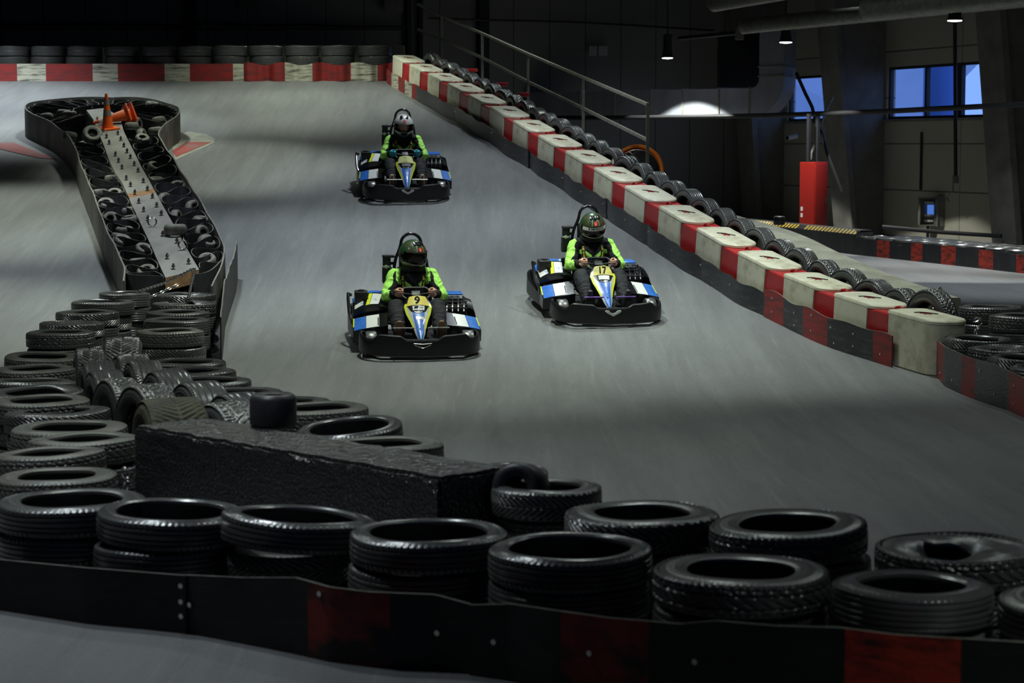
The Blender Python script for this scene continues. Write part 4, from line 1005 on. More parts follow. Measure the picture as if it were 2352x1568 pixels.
# white foam slabs behind the barrier
fa = at_y(1632, 497, 38); 
for i, (dx, dy, dz, lab) in enumerate(((0, 0, 0, 'lower white foam slab behind the upright tyres'), (-.05, .1, .13, 'upper white foam slab behind the upright tyres'))):
    s = MB().bbox((fa.x + dx, fa.y + dy, fa.z + dz - .12), (fa.x + dx + .40 - i * .12, fa.y + dy + .5, fa.z + dz), .02); solid('foam_slab', s, ['foam'], lab, 'foam slab', 'white foam slabs')
s = MB().bbox((fa.x - .08, fa.y - .05, FZ), (fa.x + .45, fa.y + .6, fa.z - .12), .02); solid('storage_crate', s, ['black_m'], 'dark crate under the white foam slabs', 'crate')
# ================================================================== KEYHOLE DIVIDER ON THE RAMP
def zr(x, y): return 20 + x / 3.137, 200 + y / 3.137
RH = .50
def rim(x, y): return at_h(*zr(x, y), RH)
outl = [(828, 1395), (838, 1330), (830, 1280), (800, 1220), (755, 1120), (700, 1010), (660, 900), (640, 850), (590, 720), (540, 600), (505, 510), (480, 430), (440, 365), (400, 320), (340, 270), (270, 230), (180, 190), (125, 165), (113, 142), (150, 112), (250, 90), (400, 78), (560, 73), (700, 72), (860, 75), (1000, 84), (1100, 100), (1190, 128), (1235, 155), (1228, 190), (1170, 225), (1110, 280), (1070, 330), (1110, 410), (1190, 510), (1235, 600), (1330, 740), (1420, 880), (1500, 1020), (1560, 1150), (1545, 1250), (1500, 1360), (1462, 1430)]
OW = smooth_path([rim(*p) for p in outl], 260, 2)
base = rim(1150, 700); base = V((base.x, base.y, gz(base.x, base.y)))
div = thing('track_divider', 'long keyhole-shaped divider of looped belts on the ramp', 'track divider', loc=base)
def strip(name, path, hbot, htop, th, mats, fm=None, label=None):
    T = [V((p.x, p.y, gz(p.x, p.y) + (htop(i / len(path)) if callable(htop) else htop))) - base for i, p in enumerate(path)]
    B = [V((p.x, p.y, gz(p.x, p.y) + hbot)) - base for p in path]
    mb = MB().ribbon(B, T, th, 0, fm); return part(name, mb, mats, div, label)
wob = lambda u: .5 + .012 * math.sin(u * 60) + .01 * math.sin(u * 23)
n = len(OW)
strip('outer_belt', OW[:132], 0.0, wob, .02, ['belt_grey', 'belt_edge'], lambda i, j: 1 if j == 1 else 0, 'grey scuffed outer belt, left half')
strip('outer_belt', OW[131:], 0.0, wob, .02, ['belt_grey', 'belt_edge'], lambda i, j: 1 if j == 1 else 0, 'grey scuffed outer belt, right half')
# centre board
PLn, PRn = [(560, 165), (605, 225), (640, 310), (690, 430), (720, 520), (770, 620), (820, 690), (880, 830), (940, 960), (1035, 1160), (1130, 1372)], [(690, 150), (800, 210), (830, 320), (880, 420), (920, 500), (965, 590), (1000, 650), (1060, 760), (1110, 850), (1250, 1100), (1372, 1312)]
BH = .47
PL = resample([at_h(*zr(*p), BH) for p in PLn], 40); PR = resample([at_h(*zr(*p), BH) for p in PRn], 40)
rows = []
for a, b in zip(PL, PR):
    row = []
    for j in range(5):
        p = a.lerp(b, j / 4); row.append(V((p.x, p.y, gz(p.x, p.y) + BH)) - base)
    rows.append(row)
split = 24
mb = MB().grid(rows[:split]); mb.grid([[r[0] for r in rows[:split]], [r[0] - V((0, 0, .06)) for r in rows[:split]]]); mb.grid([[r[4] for r in rows[:split]], [r[4] - V((0, 0, .06)) for r in rows[:split]]])
part('centre_board', mb, ['plank'], div, 'upper grey board')
mb = MB().grid(rows[split:]); mb.grid([[r[0] for r in rows[split:]], [r[0] - V((0, 0, .06)) for r in rows[split:]]]); mb.grid([[r[4] for r in rows[split:]], [r[4] - V((0, 0, .06)) for r in rows[split:]]])
part('centre_board', mb, ['plank'], div, 'lower grey board')
mb = MB().grid([rows[split - 1], rows[split]]); part('rusty_joint', mb, ['rust'], div, 'rusty strip between the boards', smooth=0)
mb = MB().grid([[p + V((0, -.01, .0)) for p in rows[-1]], [p + V((0, -.03, -.16)) for p in rows[-1]]]); part('end_plate', mb, ['rust'], div, 'rusty end plate', smooth=0)
# supporting core of the board
cr = [[(a.lerp(b, f)) for f in (.12, .88)] for a, b in zip(PL, PR)]
mb = MB()
for side in (0, 1): mb.grid([[V((r[side].x, r[side].y, gz(r[side].x, r[side].y))) - base for r in cr], [V((r[side].x, r[side].y, gz(r[side].x, r[side].y) + BH - .03)) - base for r in cr]])
part('board_core', mb, ['black_m'], div)
# bolts in the boards
for (x, y) in [(600, 150), (640, 245), (683, 322), (787, 345), (706, 368), (808, 385), (725, 412), (830, 432), (853, 474), (770, 497), (877, 515), (792, 543), (905, 567), (817, 592), (932, 614), (848, 670), (970, 690), (878, 718), (1000, 747), (910, 775), (1036, 802), (938, 838), (1066, 866), (973, 898), (1100, 925), (1003, 963), (1212, 1125), (1143, 1238), (1296, 1275), (1187, 1313), (1110, 1075)]:
    p = at_h(*zr(x, y), BH); p.z = gz(p.x, p.y) + BH; q = p - base
    b = MB().cyl(q, q + V((0, 0, .012)), .034, n=8); b.cyl(q + V((0, 0, .012)), q + V((0, 0, .075)), .014, n=8); b.cyl(q + V((0, 0, .028)), q + V((0, 0, .052)), .024, n=6); part('bolt', b, ['chrome'], div)
for (x, y) in ((1035, 1010), (1255, 1175)):
    p = at_h(*zr(x, y), BH); q = V((p.x, p.y, gz(p.x, p.y) + BH + .07)) - base
    b = MB().tube([q + V((.055 * math.cos(i), .012 * math.cos(i), .06 * math.sin(i))) for i in [2 * PI * k / 16 for k in range(16)]], .013, 6, closed=True); part('eye_bolt', b, ['chrome'], div)
# looping belts along the stem
OWL = [rim(*p) for p in outl[1:13]]; OWR = [rim(*p) for p in outl[32:41]]
def loops(outer, inner, nl, name, lab):
    outer = resample(outer, 200); inner = resample(inner, 200); C = []; m = nl * 28
    for i in range(m + 1):
        t = i / m; ph = 2 * PI * nl * t
        f = .5 - .5 * math.cos(ph); f = f * .90 + .05
        tt = clamp(t + .24 / nl * math.sin(2 * ph))
        a = inner[min(199, int(tt * 199))]; b = outer[min(199, int(tt * 199))]; C.append(a.lerp(b, f))
    C = smooth_path(C, m * 2, 1)
    strip(name, C, .02, lambda u: .47 + .01 * math.sin(u * 90), .013, ['belt_in', 'belt_grey'], lambda i, j: 1 if j == 1 else 0, lab)
innL = [PL[i] for i in range(39, 9, -1)]; innR = [PR[i] for i in range(10, 40)]
loops(OWL, innL, 12, 'looped_belt', 'dark looped belt along the left side'); loops(OWR, innR, 11, 'looped_belt', 'dark looped belt along the right side')
# looping belt around the head
hc = (OW[131] + rim(680, 330)) / 2
hc = rim(670, 150)
seg = [q for q in OW if q.y > rim(700, 262).y]
seg = resample(seg, 240); C = []; nl = 17; m = nl * 26
for i in range(m + 1):
    t = i / m; ph = 2 * PI * nl * t; f = (.5 - .5 * math.cos(ph)) * .92 + .03; tt = clamp(t + .22 / nl * math.sin(2 * ph)); o_ = seg[min(239, int(tt * 239))]
    d = (o_ - hc); d.z = 0; r_ = d.length; inn = hc + d.normalized() * min(.52, r_ * .5); C.append(inn.lerp(o_, f))
strip('looped_belt', smooth_path(C, m * 2, 1), .02, .47, .013, ['belt_in', 'belt_grey'], lambda i, j: 1 if j == 1 else 0, 'dark looped belt around the round head')
inner_ring = [hc + V((.5 * math.cos(a), .5 * math.sin(a), 0)) for a in [rd(-25 + 230 * i / 40) for i in range(41)]]
strip('inner_belt', inner_ring, .02, .48, .014, ['belt_in', 'belt_grey'], lambda i, j: 1 if j == 1 else 0, 'inner belt arc at the board end')
strip('end_belt', smooth_path([rim(838, 1310), rim(860, 1335), rim(960, 1345), rim(1060, 1345), rim(1125, 1350)], 30), .02, .48, .016, ['belt_in', 'belt_grey'], lambda i, j: 1 if j == 1 else 0, 'end belt, left of the board')
strip('end_belt', smooth_path([rim(1330, 1335), rim(1400, 1330), rim(1470, 1300), rim(1530, 1235)], 30), .02, .48, .016, ['belt_in', 'belt_grey'], lambda i, j: 1 if j == 1 else 0, 'end belt, right of the board')
# old kart tyres thrown into the pockets
scr = [(398, 168, 'f'), (275, 198, 'f'), (437, 330, 'f'), (905, 222, 'u'), (1085, 222, 'f'), (885, 262, 'f'), (935, 300, 'u'), (960, 352, 't'), (1060, 295, 'f'), (1030, 110, 'f'), (440, 178, 'd'), (1040, 555, 't'), (740, 645, 'f'), (1060, 655, 'f'), (1220, 692, 't'), (765, 748, 't'), (660, 745, 'f'), (1105, 762, 'u'), (700, 818, 't'), (1310, 815, 'u'), (745, 908, 'v'), (855, 872, 'f'), (1180, 885, 'u'), (1340, 930, 'u'), (1385, 940, 'f'), (875, 935, 'f'), (835, 1012, 'f'), (1365, 995, 'u'), (795, 1062, 'f'), (815, 1085, 't'), (1400, 1060, 'u'), (1425, 1092, 't'), (965, 1145, 't'), (935, 1242, 'f'), (1430, 1218, 't'), (1000, 1300, 't')]
left = sorted([s for s in scr if s[0] < 640 + (s[1] - 430) * .42 and s[1] > 400], key=lambda s: -s[1]); right = sorted([s for s in scr if s not in left and s[1] > 400], key=lambda s: -s[1]); head = sorted([s for s in scr if s[1] <= 400])
for lst, txt in ((left, 'in the left pockets of the divider, counted from the chain end'), (right, 'in the right pockets of the divider, counted from the chain end'), (head, 'in the round head of the divider, counted from the left')):
    for i, (x, y, k) in enumerate(lst):
        h = (.44 if k in 'ft' else .455) + (.06 if lst is head else 0)
        p = at_h(*zr(x, y), h); p.z = gz(p.x, p.y) + h - .10
        ro = {'f': (random.uniform(-.2, .2), random.uniform(-.2, .2), 0), 'd': (0, 0, 0), 't': (rd(32), random.uniform(-.3, .3), random.uniform(-.6, .6)), 'u': (rd(80), random.uniform(-.4, .4), rd(random.uniform(40, 80))), 'v': (rd(62), 0, rd(-10))}[k]
        if k in 'uv': p.z -= .02
        kart_tyre('grey', p, ro, '%s worn kart tyre %s' % (ORD[i], txt), 'worn kart tyres in the divider', .88)
p = at_h(*zr(595, 322), .52); kart_tyre('grey', V((p.x, p.y + .04, p.z - .10)), (rd(55), rd(8), rd(12)), 'worn kart tyre propped on the divider left of the standing cone', None, 1.25)
p = at_h(*zr(1200, 985), .62); kart_tyre('grey', V((p.x, p.y, gz(p.x, p.y) + BH)), (0, 0, 0), 'worn kart tyre lying flat on the lower board of the divider', None, 1.12)
# cones
def cone(mtx, label, s, bands):
    c = thing('traffic_cone', label, 'cone', mtx=mtx)
    k = .19 * s; b = MB().bbox((-k, -k, 0), (k, k, .035 * s), .012 * s); part('base', b, ['orange'], c)
    prof = lambda z: (.125 - .098 * z / .75) * s
    zs = [(.03, 'orange'), (.30, bands[0]), (.42, 'orange'), (.54, bands[1]), (.66, 'orange'), (.75, None)]
    body = MB(); Z = [i * .72 / 24 + .03 for i in range(25)]
    body.lathe([(prof(z), z * s) for z in Z] + [(prof(.75) * .6, .75 * s), (0, .752 * s)], 28); part('cone_body', body, ['orange'], c)
    for (z0, z1, mname) in ((.29, .41, bands[0]), (.52, .63, bands[1])):
        part('band', MB().lathe([(prof(z0) + .002, z0 * s), (prof(z1) + .002, z1 * s)], 28), [mname], c, smooth=35)
    return c
p = at_h(248, 297, BH); g = gz(p.x, p.y) + BH
cone(Matrix.Translation((p.x, p.y, g + .005)) @ Matrix.Rotation(math.atan(.178), 4, 'X') @ Matrix.Rotation(rd(40), 4, 'Z'), 'orange traffic cone standing on the divider board', .80, ('cone_g', 'cone_g'))
q = at_h(262, 262, BH + .18)
cone(Matrix.Translation(q + V((.20, .16, .0))) @ Matrix.Rotation(rd(28), 4, 'Z') @ Matrix.Rotation(rd(-104), 4, 'Y') @ Matrix.Rotation(rd(20), 4, 'Z'), 'orange and white traffic cone tipped over behind the standing cone', .84, ('orange', 'cone_w'))
cone(Matrix.Translation(q + V((.27, .30, .01))) @ Matrix.Rotation(rd(28), 4, 'Z') @ Matrix.Rotation(rd(-104), 4, 'Y') @ Matrix.Rotation(rd(20), 4, 'Z'), 'orange cone base leaning behind the tipped cone', .84, ('orange', 'orange'))
# chains
def chain(name, pts, label, r=.011, pitch=.042, lw=.016):
    P = [V(p) for p in pts]; d = sum((b - a).length for a, b in zip(P, P[1:])); k = max(3, int(d / pitch)); P = resample(P, k); mb = MB()
    for i in range(k - 1):
        a, b = P[i], P[i + 1]; t = (b - a).normalized(); s = t.orthogonal().normalized(); s = Matrix.Rotation(PI / 2 * (i % 2), 3, t) @ s; c = (a + b) / 2; l = pitch * .68
        mb.tube([c + t * (l * math.cos(q)) + s * (lw * math.sin(q)) for q in [2 * PI * w / 10 for w in range(10)]], r * .55, 5, closed=True)
    return solid(name, mb, ['chrome'], label, 'chain')
e0 = at_h(444, 617, .56); 
a1 = at_h(316, 670, .54); m1 = (e0 + a1) / 2 + V((0, 0, -.03))
chain('chain', [e0, m1, a1], 'bright chain slanting from the divider end to the left tyres')
a2 = at_h(433, 684, .52); chain('chain', [e0 + V((.02, 0, 0)), a2], 'bright chain hanging from the divider end to the right tyres')
a3 = at_h(343, 684, .40); chain('chain', [(e0 + a1) / 2 + V((.15, -.05, -.05)), a3], 'short chain end dangling between the tyre columns')
c0 = at_h(284, 1072, .42); chain('chain', [c0, c0 + V((.03, -.03, -.05)), c0 + V((.0, -.05, -.16)), c0 + V((.05, -.03, -.2))], 'chain end beside the left corner of the tarred block', r=.014, pitch=.05, lw=.02)
c0 = at_h(2158, 661, .60); chain('chain', [c0, c0 + V((.02, 0, -.06)), c0 + V((-.1, -.3, -.12)), c0 + V((-.18, -.6, -.22))], 'chain looped over the end of the concrete kerb', r=.016, pitch=.05, lw=.022)
c0 = at_h(2244, 738, .52); chain('chain', [c0 + V((-.04, 0, .0)), c0 + V((.03, 0, .03)), c0 + V((.05, -.02, -.04)), c0 + V((-.03, -.1, -.08)), c0 + V((-.04, -.12, -.14))], 'chain lying on the tyres at the right edge', r=.016, pitch=.05, lw=.022)
# ================================================================== GO-KARTS  (local frame: nose towards -y, x to the right as seen from the front)
def S_lin(c00, c10, c01, c11, bulge=0.0):
    c00, c10, c01, c11 = map(V, (c00, c10, c01, c11))
    def S(u, v):
        p = c00 * (1 - u) * (1 - v) + c10 * u * (1 - v) + c01 * (1 - u) * v + c11 * u * v
        return p + V((0, 0, bulge * 4 * u * (1 - u) * 1.0))
    return S
def nrm_of(S, u, v, e=.01):
    a = S(min(1, u + e), v) - S(max(-1, u - e), v); b = S(u, min(1, v + e)) - S(u, max(0, v - e)); n = a.cross(b)
    n = n.normalized() if n.length > 1e-9 else V((0, 0, 1)); return n if n.z > -.2 else -n
def patch(S, us, vs, off, nu=8, nv=8, skew=0.0, th=.002):
    mb = MB(); f = lambda a, b, o: S(a, b) + nrm_of(S, a, b) * o
    rows = []
    for i in range(nv + 1):
        v = vs[0] + (vs[1] - vs[0]) * i / nv; rows.append([(clamp(us[0] + (us[1] - us[0]) * j / nu + skew * (v - vs[0]), -1, 1), v) for j in range(nu + 1)])
    mb.grid([[f(a, b, off) for a, b in r] for r in rows])
    return mb
def wrap_text(txt, S, uc, vc, su, sv, off, bold=.0, rot=0.0):
    vs, fs = text_mesh(txt, 1.0, bold); mb = MB(); out = []
    for q in vs:
        x = q.x * math.cos(rot) - q.y * math.sin(rot); y = q.x * math.sin(rot) + q.y * math.cos(rot)
        u, v = uc + x * su, vc - y * sv; out.append(S(u, v) + nrm_of(S, u, v) * off)
    return mb.add(out, fs)
# ---- nose fairing surface: v 0 top .. 1 tip, u -1 .. 1
FV = [0, .12, .25, .4, .55, .7, .85, 1.0]; FWD = [.118, .145, .160, .142, .108, .080, .060, .022]
FY = [-.29, -.335, -.385, -.445, -.515, -.60, -.70, -.80]; FZZ = [.612, .568, .520, .462, .404, .345, .285, .215]
def interp(xs, ys, x):
    x = clamp(x, xs[0], xs[-1])
    for i in range(len(xs) - 1):
        if x <= xs[i + 1]:
            t = (x - xs[i]) / (xs[i + 1] - xs[i]); return ys[i] + (ys[i + 1] - ys[i]) * (t * t * (3 - 2 * t) * .5 + t * .5)
    return ys[-1]
def FS(u, v):
    w = interp(FV, FWD, v); return V((u * w, interp(FV, FY, v) + .015 * u * u * (1 - v), interp(FV, FZZ, v) - (.030 + .01 * v) * u * u))
def fair_mesh():
    mb = MB(); nu, nv = 120, 150
    def fm(i, j):
        u = abs(-1 + 2 * (j + .5) / nu); v = (i + .5) / nv
        ub = .52 + .16 * clamp((v - .45) / .5)
        ui = ub if v > .40 else .88 - (.88 - .55) * clamp((v - .19) / .21)
        if v > .40 + .06 * (1 - (u / .55) ** 2) and u < ub: return 3
        if ui < u < .79 + .10 * clamp((v - .7) / .2) and v > .19 + .1 * (.88 - u): return 2
        if .78 < u < .97 and .17 < v < .74 + .2 * (.97 - u): return 1
        if .74 <= v < .9 and .78 < u < .90: return 2
        return 0
    mb.grid([[FS(-1 + 2 * j / nu, i / nv) for j in range(nu + 1)] for i in range(nv + 1)], fm=fm)
    # sides down and back
    for s in (-1, 1):
        mb.grid([[FS(s, i / 30) for i in range(31)], [FS(s, i / 30) + V((s * .012, .03, -.10 * (1 - i / 40))) for i in range(31)], [FS(s, i / 30) + V((-s * .02, .08, -.20 * (1 - i / 33))) for i in range(31)]])
    mb.grid([[FS(-1 + 2 * j / 20, 0) for j in range(21)], [FS(-1 + 2 * j / 20, 0) + V((0, .05, -.10)) for j in range(21)]])
    return mb
# ---- front bumper
BP = [(-.56, -.32), (-.62, -.36), (-.665, -.46), (-.672, -.62), (-.645, -.76), (-.58, -.87), (-.47, -.945), (-.28, -.985), (0, -1.0)]
BP = BP + [(-x, y) for x, y in reversed(BP[:-1])]
def bump_front():
    P = smooth_path([V((x, y, 0)) for x, y in BP], 90, 2); mb = MB(); rows = []
    def top(x, i):
        ax = abs(x)
        if ax > .56: return .235 + .02 * sstep(.6, .68, ax)
        if ax > .47: return .235 + .06 * sstep(.56, .47, ax) if False else .235 + .06 * (1 - sstep(.47, .56, ax))
        if ax > .25: return .295 - .01 * (1 - sstep(.25, .47, ax))
        return .245 + .04 * sstep(.17, .25, ax)
    n = len(P)
    for i, p in enumerate(P):
        t = P[min(n - 1, i + 1)] - P[max(0, i - 1)]; nn = V((-t.y, t.x, 0)).normalized()   # inward? fix below
        inw = V((0, -.5, 0)) - p; nn = nn if nn.dot(inw) > 0 else -nn
        z1 = top(p.x, i); q = p + nn * 0
        lean = .02
        rows.append([p + nn * .03 + V((0, 0, .045)), p + nn * .004 + V((0, 0, .06)), p + V((0, 0, .13)), p + nn * .004 + V((0, 0, .2)), p + nn * lean * .6 + V((0, 0, z1 - .012)), p + nn * (lean * .6 + .012) + V((0, 0, z1)), p + nn * (lean * .6 + .026) + V((0, 0, z1 - .01)), p + nn * (lean * .5 + .024) + V((0, 0, .18)), p + nn * .03 + V((0, 0, .06))])
    mb.grid([r + [r[0]] for r in rows]); mb.add(rows[0], [tuple(range(9))]); mb.add(rows[-1], [tuple(range(9))]); return mb
# ---- side and rear bumper
RP = [(-.56, -.22), (-.64, -.16), (-.69, 0), (-.715, .25), (-.725, .55), (-.715, .80), (-.66, .93), (-.52, .99), (0, 1.0)]
RP = RP + [(-x, y) for x, y in reversed(RP[:-1])]
def bump_side():
    P = smooth_path([V((x, y, 0)) for x, y in RP], 110, 2); mb = MB(); rows = []; n = len(P)
    for i, p in enumerate(P):
        t = P[min(n - 1, i + 1)] - P[max(0, i - 1)]; nn = V((-t.y, t.x, 0)).normalized(); inw = V((0, .4, 0)) - p; nn = nn if nn.dot(inw) > 0 else -nn
        z1 = .235 + .035 * sstep(0, .5, p.y) + .06 * sstep(.55, .8, p.y) - (.07 * sstep(.5, .2, abs(p.x)) if False else .06 * (1 - sstep(.2, .5, abs(p.x))) * sstep(.8, .95, p.y))
        rows.append([p + nn * .02 + V((0, 0, .055)), p + V((0, 0, .075)), p + V((0, 0, z1 - .02)), p + nn * .015 + V((0, 0, z1)), p + nn * .035 + V((0, 0, z1 - .015)), p + nn * .03 + V((0, 0, .08))])
    mb.grid([r + [r[0]] for r in rows]); mb.add(rows[0], [tuple(range(6))]); mb.add(rows[-1], [tuple(range(6))]); return mb
POD = {s: S_lin((-.715 if s < 0 else .36, -.35, .235 if s < 0 else .30), (-.36 if s < 0 else .715, -.35, .30 if s < 0 else .235), (-.70 if s < 0 else .34, -.02, .35 if s < 0 else .37), (-.34 if s < 0 else .70, -.02, .37 if s < 0 else .35)) for s in (-1, 1)}
# front corner of each pod is cut back
def podS(s):
    def S(u, v):
        a = u if s < 0 else 1 - u          # a: 0 outer .. 1 inner
        x = -.715 + a * .385 + .02 * v; y = -.33 + .31 * v - .06 * math.sin(a * 2.2); z = .245 + .045 * a + .095 * v - .03 * (1 - a) ** 3
        return V((x * (1 if s < 0 else -1), y, z))
    return S
def cowlS(s):
    def S(u, v):
        a = u if s < 0 else 1 - u
        x = -.70 + a * (.40) + .03 * v; y = -.01 + .60 * v - .03 * a; z = .405 + .05 * math.sin(a * 2.6) + .075 * v - .05 * (1 - a) ** 4
        return V((x * (1 if s < 0 else -1), y, z))
    return S
def solid_from(S, drop, nu=16, nv=12):
    mb = MB(); g = [[S(j / nu, i / nv) for j in range(nu + 1)] for i in range(nv + 1)]; mb.grid(g)
    low = lambda p: V((p.x, p.y + .02, max(.09, p.z - drop)))
    for e in (g[0], g[-1], [r[0] for r in g], [r[-1] for r in g]): mb.grid([e, [low(p) for p in e]])
    return mb
def wheel(mb_t, mb_r, c, R, W):
    c = V(c); mt = Matrix.Translation(c) @ Matrix.Rotation(PI / 2, 4, 'Y')
    h = W / 2; mb_t.lathe([(R * .5, -h * .85), (R * .8, -h), (R * .93, -h * .93), (R, -h * .72), (R, h * .72), (R * .93, h * .93), (R * .8, h), (R * .5, h * .85)], 32, mtx=mt)
    mb_r.lathe([(.02, -h * .6), (R * .35, -h * .65), (R * .52, -h * .88), (R * .52, h * .88), (R * .35, h * .65), (.02, h * .6)], 24, mtx=mt)
KC = {}
def cached(key, f):
    if key not in KC: KC[key] = f()
    return KC[key]
def cp(name, key, f, mats, parent, label=None, smooth=35):
    me = cached(key, lambda: f().mesh(key, mm(*mats), smooth)); return part(name, me, None, parent, label)
def kart(label, mtx, number, opts):
    k = thing('go_kart', label, 'go-kart', group='rental go-karts on the ramp', mtx=mtx)
    fb = cp('front_bumper', 'front_bumper', bump_front, ['bumper'], k)
    # winged emblem on the bumper
    def emblem():
        mb = MB()
        for s in (-1, 1):
            pl = [(0, -.038), (.03, -.022), (.075, .0), (.097, .02), (.088, .032), (.05, .028), (.03, .006), (0, -.004)]
            pts = [(s * x, z) for x, z in pl]; vs = [V((x, -1.0 + .05 * x * x + (-.006), .185 + z)) for x, z in pts] + [V((x, -.985 + .05 * x * x, .185 + z)) for x, z in pts]; q = len(pl)
            mb.add(vs, [tuple(range(q)), tuple(range(q, 2 * q))[::-1]] + [(i, (i + 1) % q, q + (i + 1) % q, q + i) for i in range(q)])
        return mb
    if opts['emblem'] == 'white': cp('emblem', 'emblem_w', emblem, ['white'], fb, 'white winged emblem')
    elif opts['emblem'] == 'silver': cp('emblem', 'emblem_s', emblem, ['silver'], fb, 'silver winged emblem')
    else:
        cp('emblem', 'emblem_b', lambda: MB().tube([(-.097, -1.006, .203), (-.085, -1.01, .186), (-.04, -1.012, .168), (0, -1.012, .152), (.04, -1.012, .168), (.085, -1.01, .186), (.097, -1.006, .203), (0, -1.01, .196)], .005, 6, closed=True), ['chrome'], fb, 'bright outline of a missing emblem')
    # fairing
    fa = cp('front_fairing', 'fairing', fair_mesh, ['black', 'lemon', 'silver', 'blue'], k, 'tapering fairing striped yellow, silver and blue')
    cp('number_plate', 'plate_' + opts['plate'], lambda: patch(FS, (-.76, .76), (.015, .25), .003, 16, 8), [opts['plate']], fa, 'yellow number plate')
    wdt = 1.0 if len(number) == 1 else .8
    cp('race_number', 'num' + number, lambda: wrap_text(number, FS, -.03, .135, .92 * wdt, .25, .0055, .03), [opts['ink']], fa, 'number %s' % number)
    cp('sticker', 'stk' + opts['stk'], lambda: patch(FS, (-.40, .46), (.275, .365), .003, 8, 4), [opts['stk']], fa, 'small sticker under the number plate')
    if opts['stk'] == 'white_sc':
        cp('sticker_mark', 'stkm', lambda: patch(FS, (-.24, .04), (.285, .335), .0045, 4, 2, skew=-1.6), ['ink'], fa); cp('sticker_mark', 'stkn', lambda: patch(FS, (.06, .36), (.300, .325), .0045, 4, 2, skew=-1.0), ['helm_g'], fa)
        cp('silver_sticker', 'stko', lambda: patch(FS, (-.30, .50), (.52, .60), .003, 4, 3), ['silver'], fa, 'worn silver sticker on the blue stripe')
    cp('badge', 'badge', lambda: MB().tube([FS(.30 * math.cos(a), .415 + .038 * math.sin(a)) + V((0, 0, .004)) for a in [PI * i / 14 for i in range(15)]], .0035, 5), ['silver'], fa)
    for v in (.80,): cp('bolt', 'fbolt', lambda: MB().cyl(FS(0, .8), FS(0, .8) + nrm_of(FS, 0, .8) * .006, .008, n=10), ['dark_steel'], fa)
    # chassis
    def chassis():
        mb = MB(); mb.bbox((-.33, -.80, .05), (.33, .62, .065), .004)
        for s in (-1, 1):
            mb.tube([(s * .30, -.85, .07), (s * .33, -.3, .07), (s * .33, .5, .07), (s * .30, .9, .08)], .016, 8); mb.tube([(s * .33, -.3, .07), (s * .62, -.1, .10), (s * .62, .35, .10), (s * .33, .45, .07)], .014, 8)
            mb.tube([(s * .25, -.62, .14), (s * .50, -.62, .14)], .016, 8)
        mb.tube([(-.5, .58, .145), (.5, .58, .145)], .02, 10); mb.tube([(-.30, -.85, .07), (-.3, -.94, .10), (.3, -.94, .10), (.30, -.85, .07)], .012, 8); return mb
    cp('chassis', 'chassis', chassis, ['dark_steel'], k)
    # skid rail
    cp('skid_rail', 'skid', lambda: MB().tube([(-.60, -.50, .035), (-.63, -.75, .03), (-.45, -.97, .03), (0, -1.01, .03), (.45, -.97, .03), (.63, -.75, .03), (.60, -.50, .035)], .012, 8), ['tube'], k)
    sb = cp('side_bumper', 'side_bumper', bump_side, ['bumper'], k)
    for (x, y, R, W) in ((-.535, -.60, .135, .13), (.535, -.60, .135, .13), (-.56, .58, .145, .20), (.56, .58, .145, .20)):
        key = 'wh%.2f%.2f' % (x, y)
        def wt():
            a, b = MB(), MB(); wheel(a, b, (x, y, R), R, W); return a
        def wr():
            a, b = MB(), MB(); wheel(a, b, (x, y, R), R, W); return b
        q = cp('wheel', key, wt, ['rubber'], k); cp('hub', key + 'r', wr, ['dark_steel'], q)
    # pods and cowls
    for s in (-1, 1):
        S = podS(s); sgn = (lambda a: a) if s < 0 else (lambda a: 1 - a)
        q = cp('side_pod', 'pod%d' % s, lambda: solid_from(S, .20), ['black'], k)
        rng = lambda a, b: (min(sgn(a), sgn(b)), max(sgn(a), sgn(b)))
        cp('blue_panel', 'pb%d' % s, lambda: patch(S, rng(.03, .36), (.03, .93), .003), ['blue'], q, 'blue side panel')
        cp('white_panel', 'pw%d' % s, lambda: patch(S, rng(.37, .74), (.04, .95), .003), ['white'], q, 'white side panel')
        cp('yellow_edge', 'py%d' % s, lambda: patch(S, rng(.0, .035), (.3, .95), .004), ['lemon'], q)
        cp('dark_seam', 'pk%d' % s, lambda: patch(S, rng(.70, .73), (.1, .7), .005), ['ink'], q)
        S2 = cowlS(s)
        if s < 0:
            q = cp('tank_cowl', 'cowl%d' % s, lambda: solid_from(S2, .16), ['black'], k)
            cp('white_patch', 'cw', lambda: patch(S2, (.06, .30), (.18, .62), .004), ['white_sc'], q); cp('blue_patch', 'cb', lambda: patch(S2, (.02, .34), (.63, .97), .004), ['blue'], q)
            cp('yellow_stripe', 'cy', lambda: patch(S2, (.36, .46), (.10, .80), .004, skew=.16), ['lemon'], q); cp('white_stripe', 'cs', lambda: patch(S2, (.47, .72), (.10, .78), .004, skew=.16), ['white_sc' if number != '2' else 'white'], q) if number != '2' else cp('white_stripe', 'cs2', lambda: patch(S2, (.47, .72), (.10, .78), .004, skew=.16), ['white'], q)
            cp('blue_stripe', 'cbl', lambda: patch(S2, (.30, .95), (.85, .985), .004), ['blue'], q)
            cp('vent', 'cv', lambda: MB().bbox((-.58, -.055, .30), (-.38, -.03, .345), .006), ['black_m'], q)
            cp('filler_box', 'fill', lambda: MB().bbox((-.66, .24, .42), (-.51, .42, .565), .018).cyl((-.585, .33, .56), (-.585, .33, .578), .035, n=16), ['black_m'], k)
            cp('hose', 'hose', lambda: MB().tube([(-.67, .02, .32), (-.60, -.03, .30), (-.52, -.02, .29), (-.45, .0, .30)], .012, 8), ['red_decal'], k, 'red fuel hose')
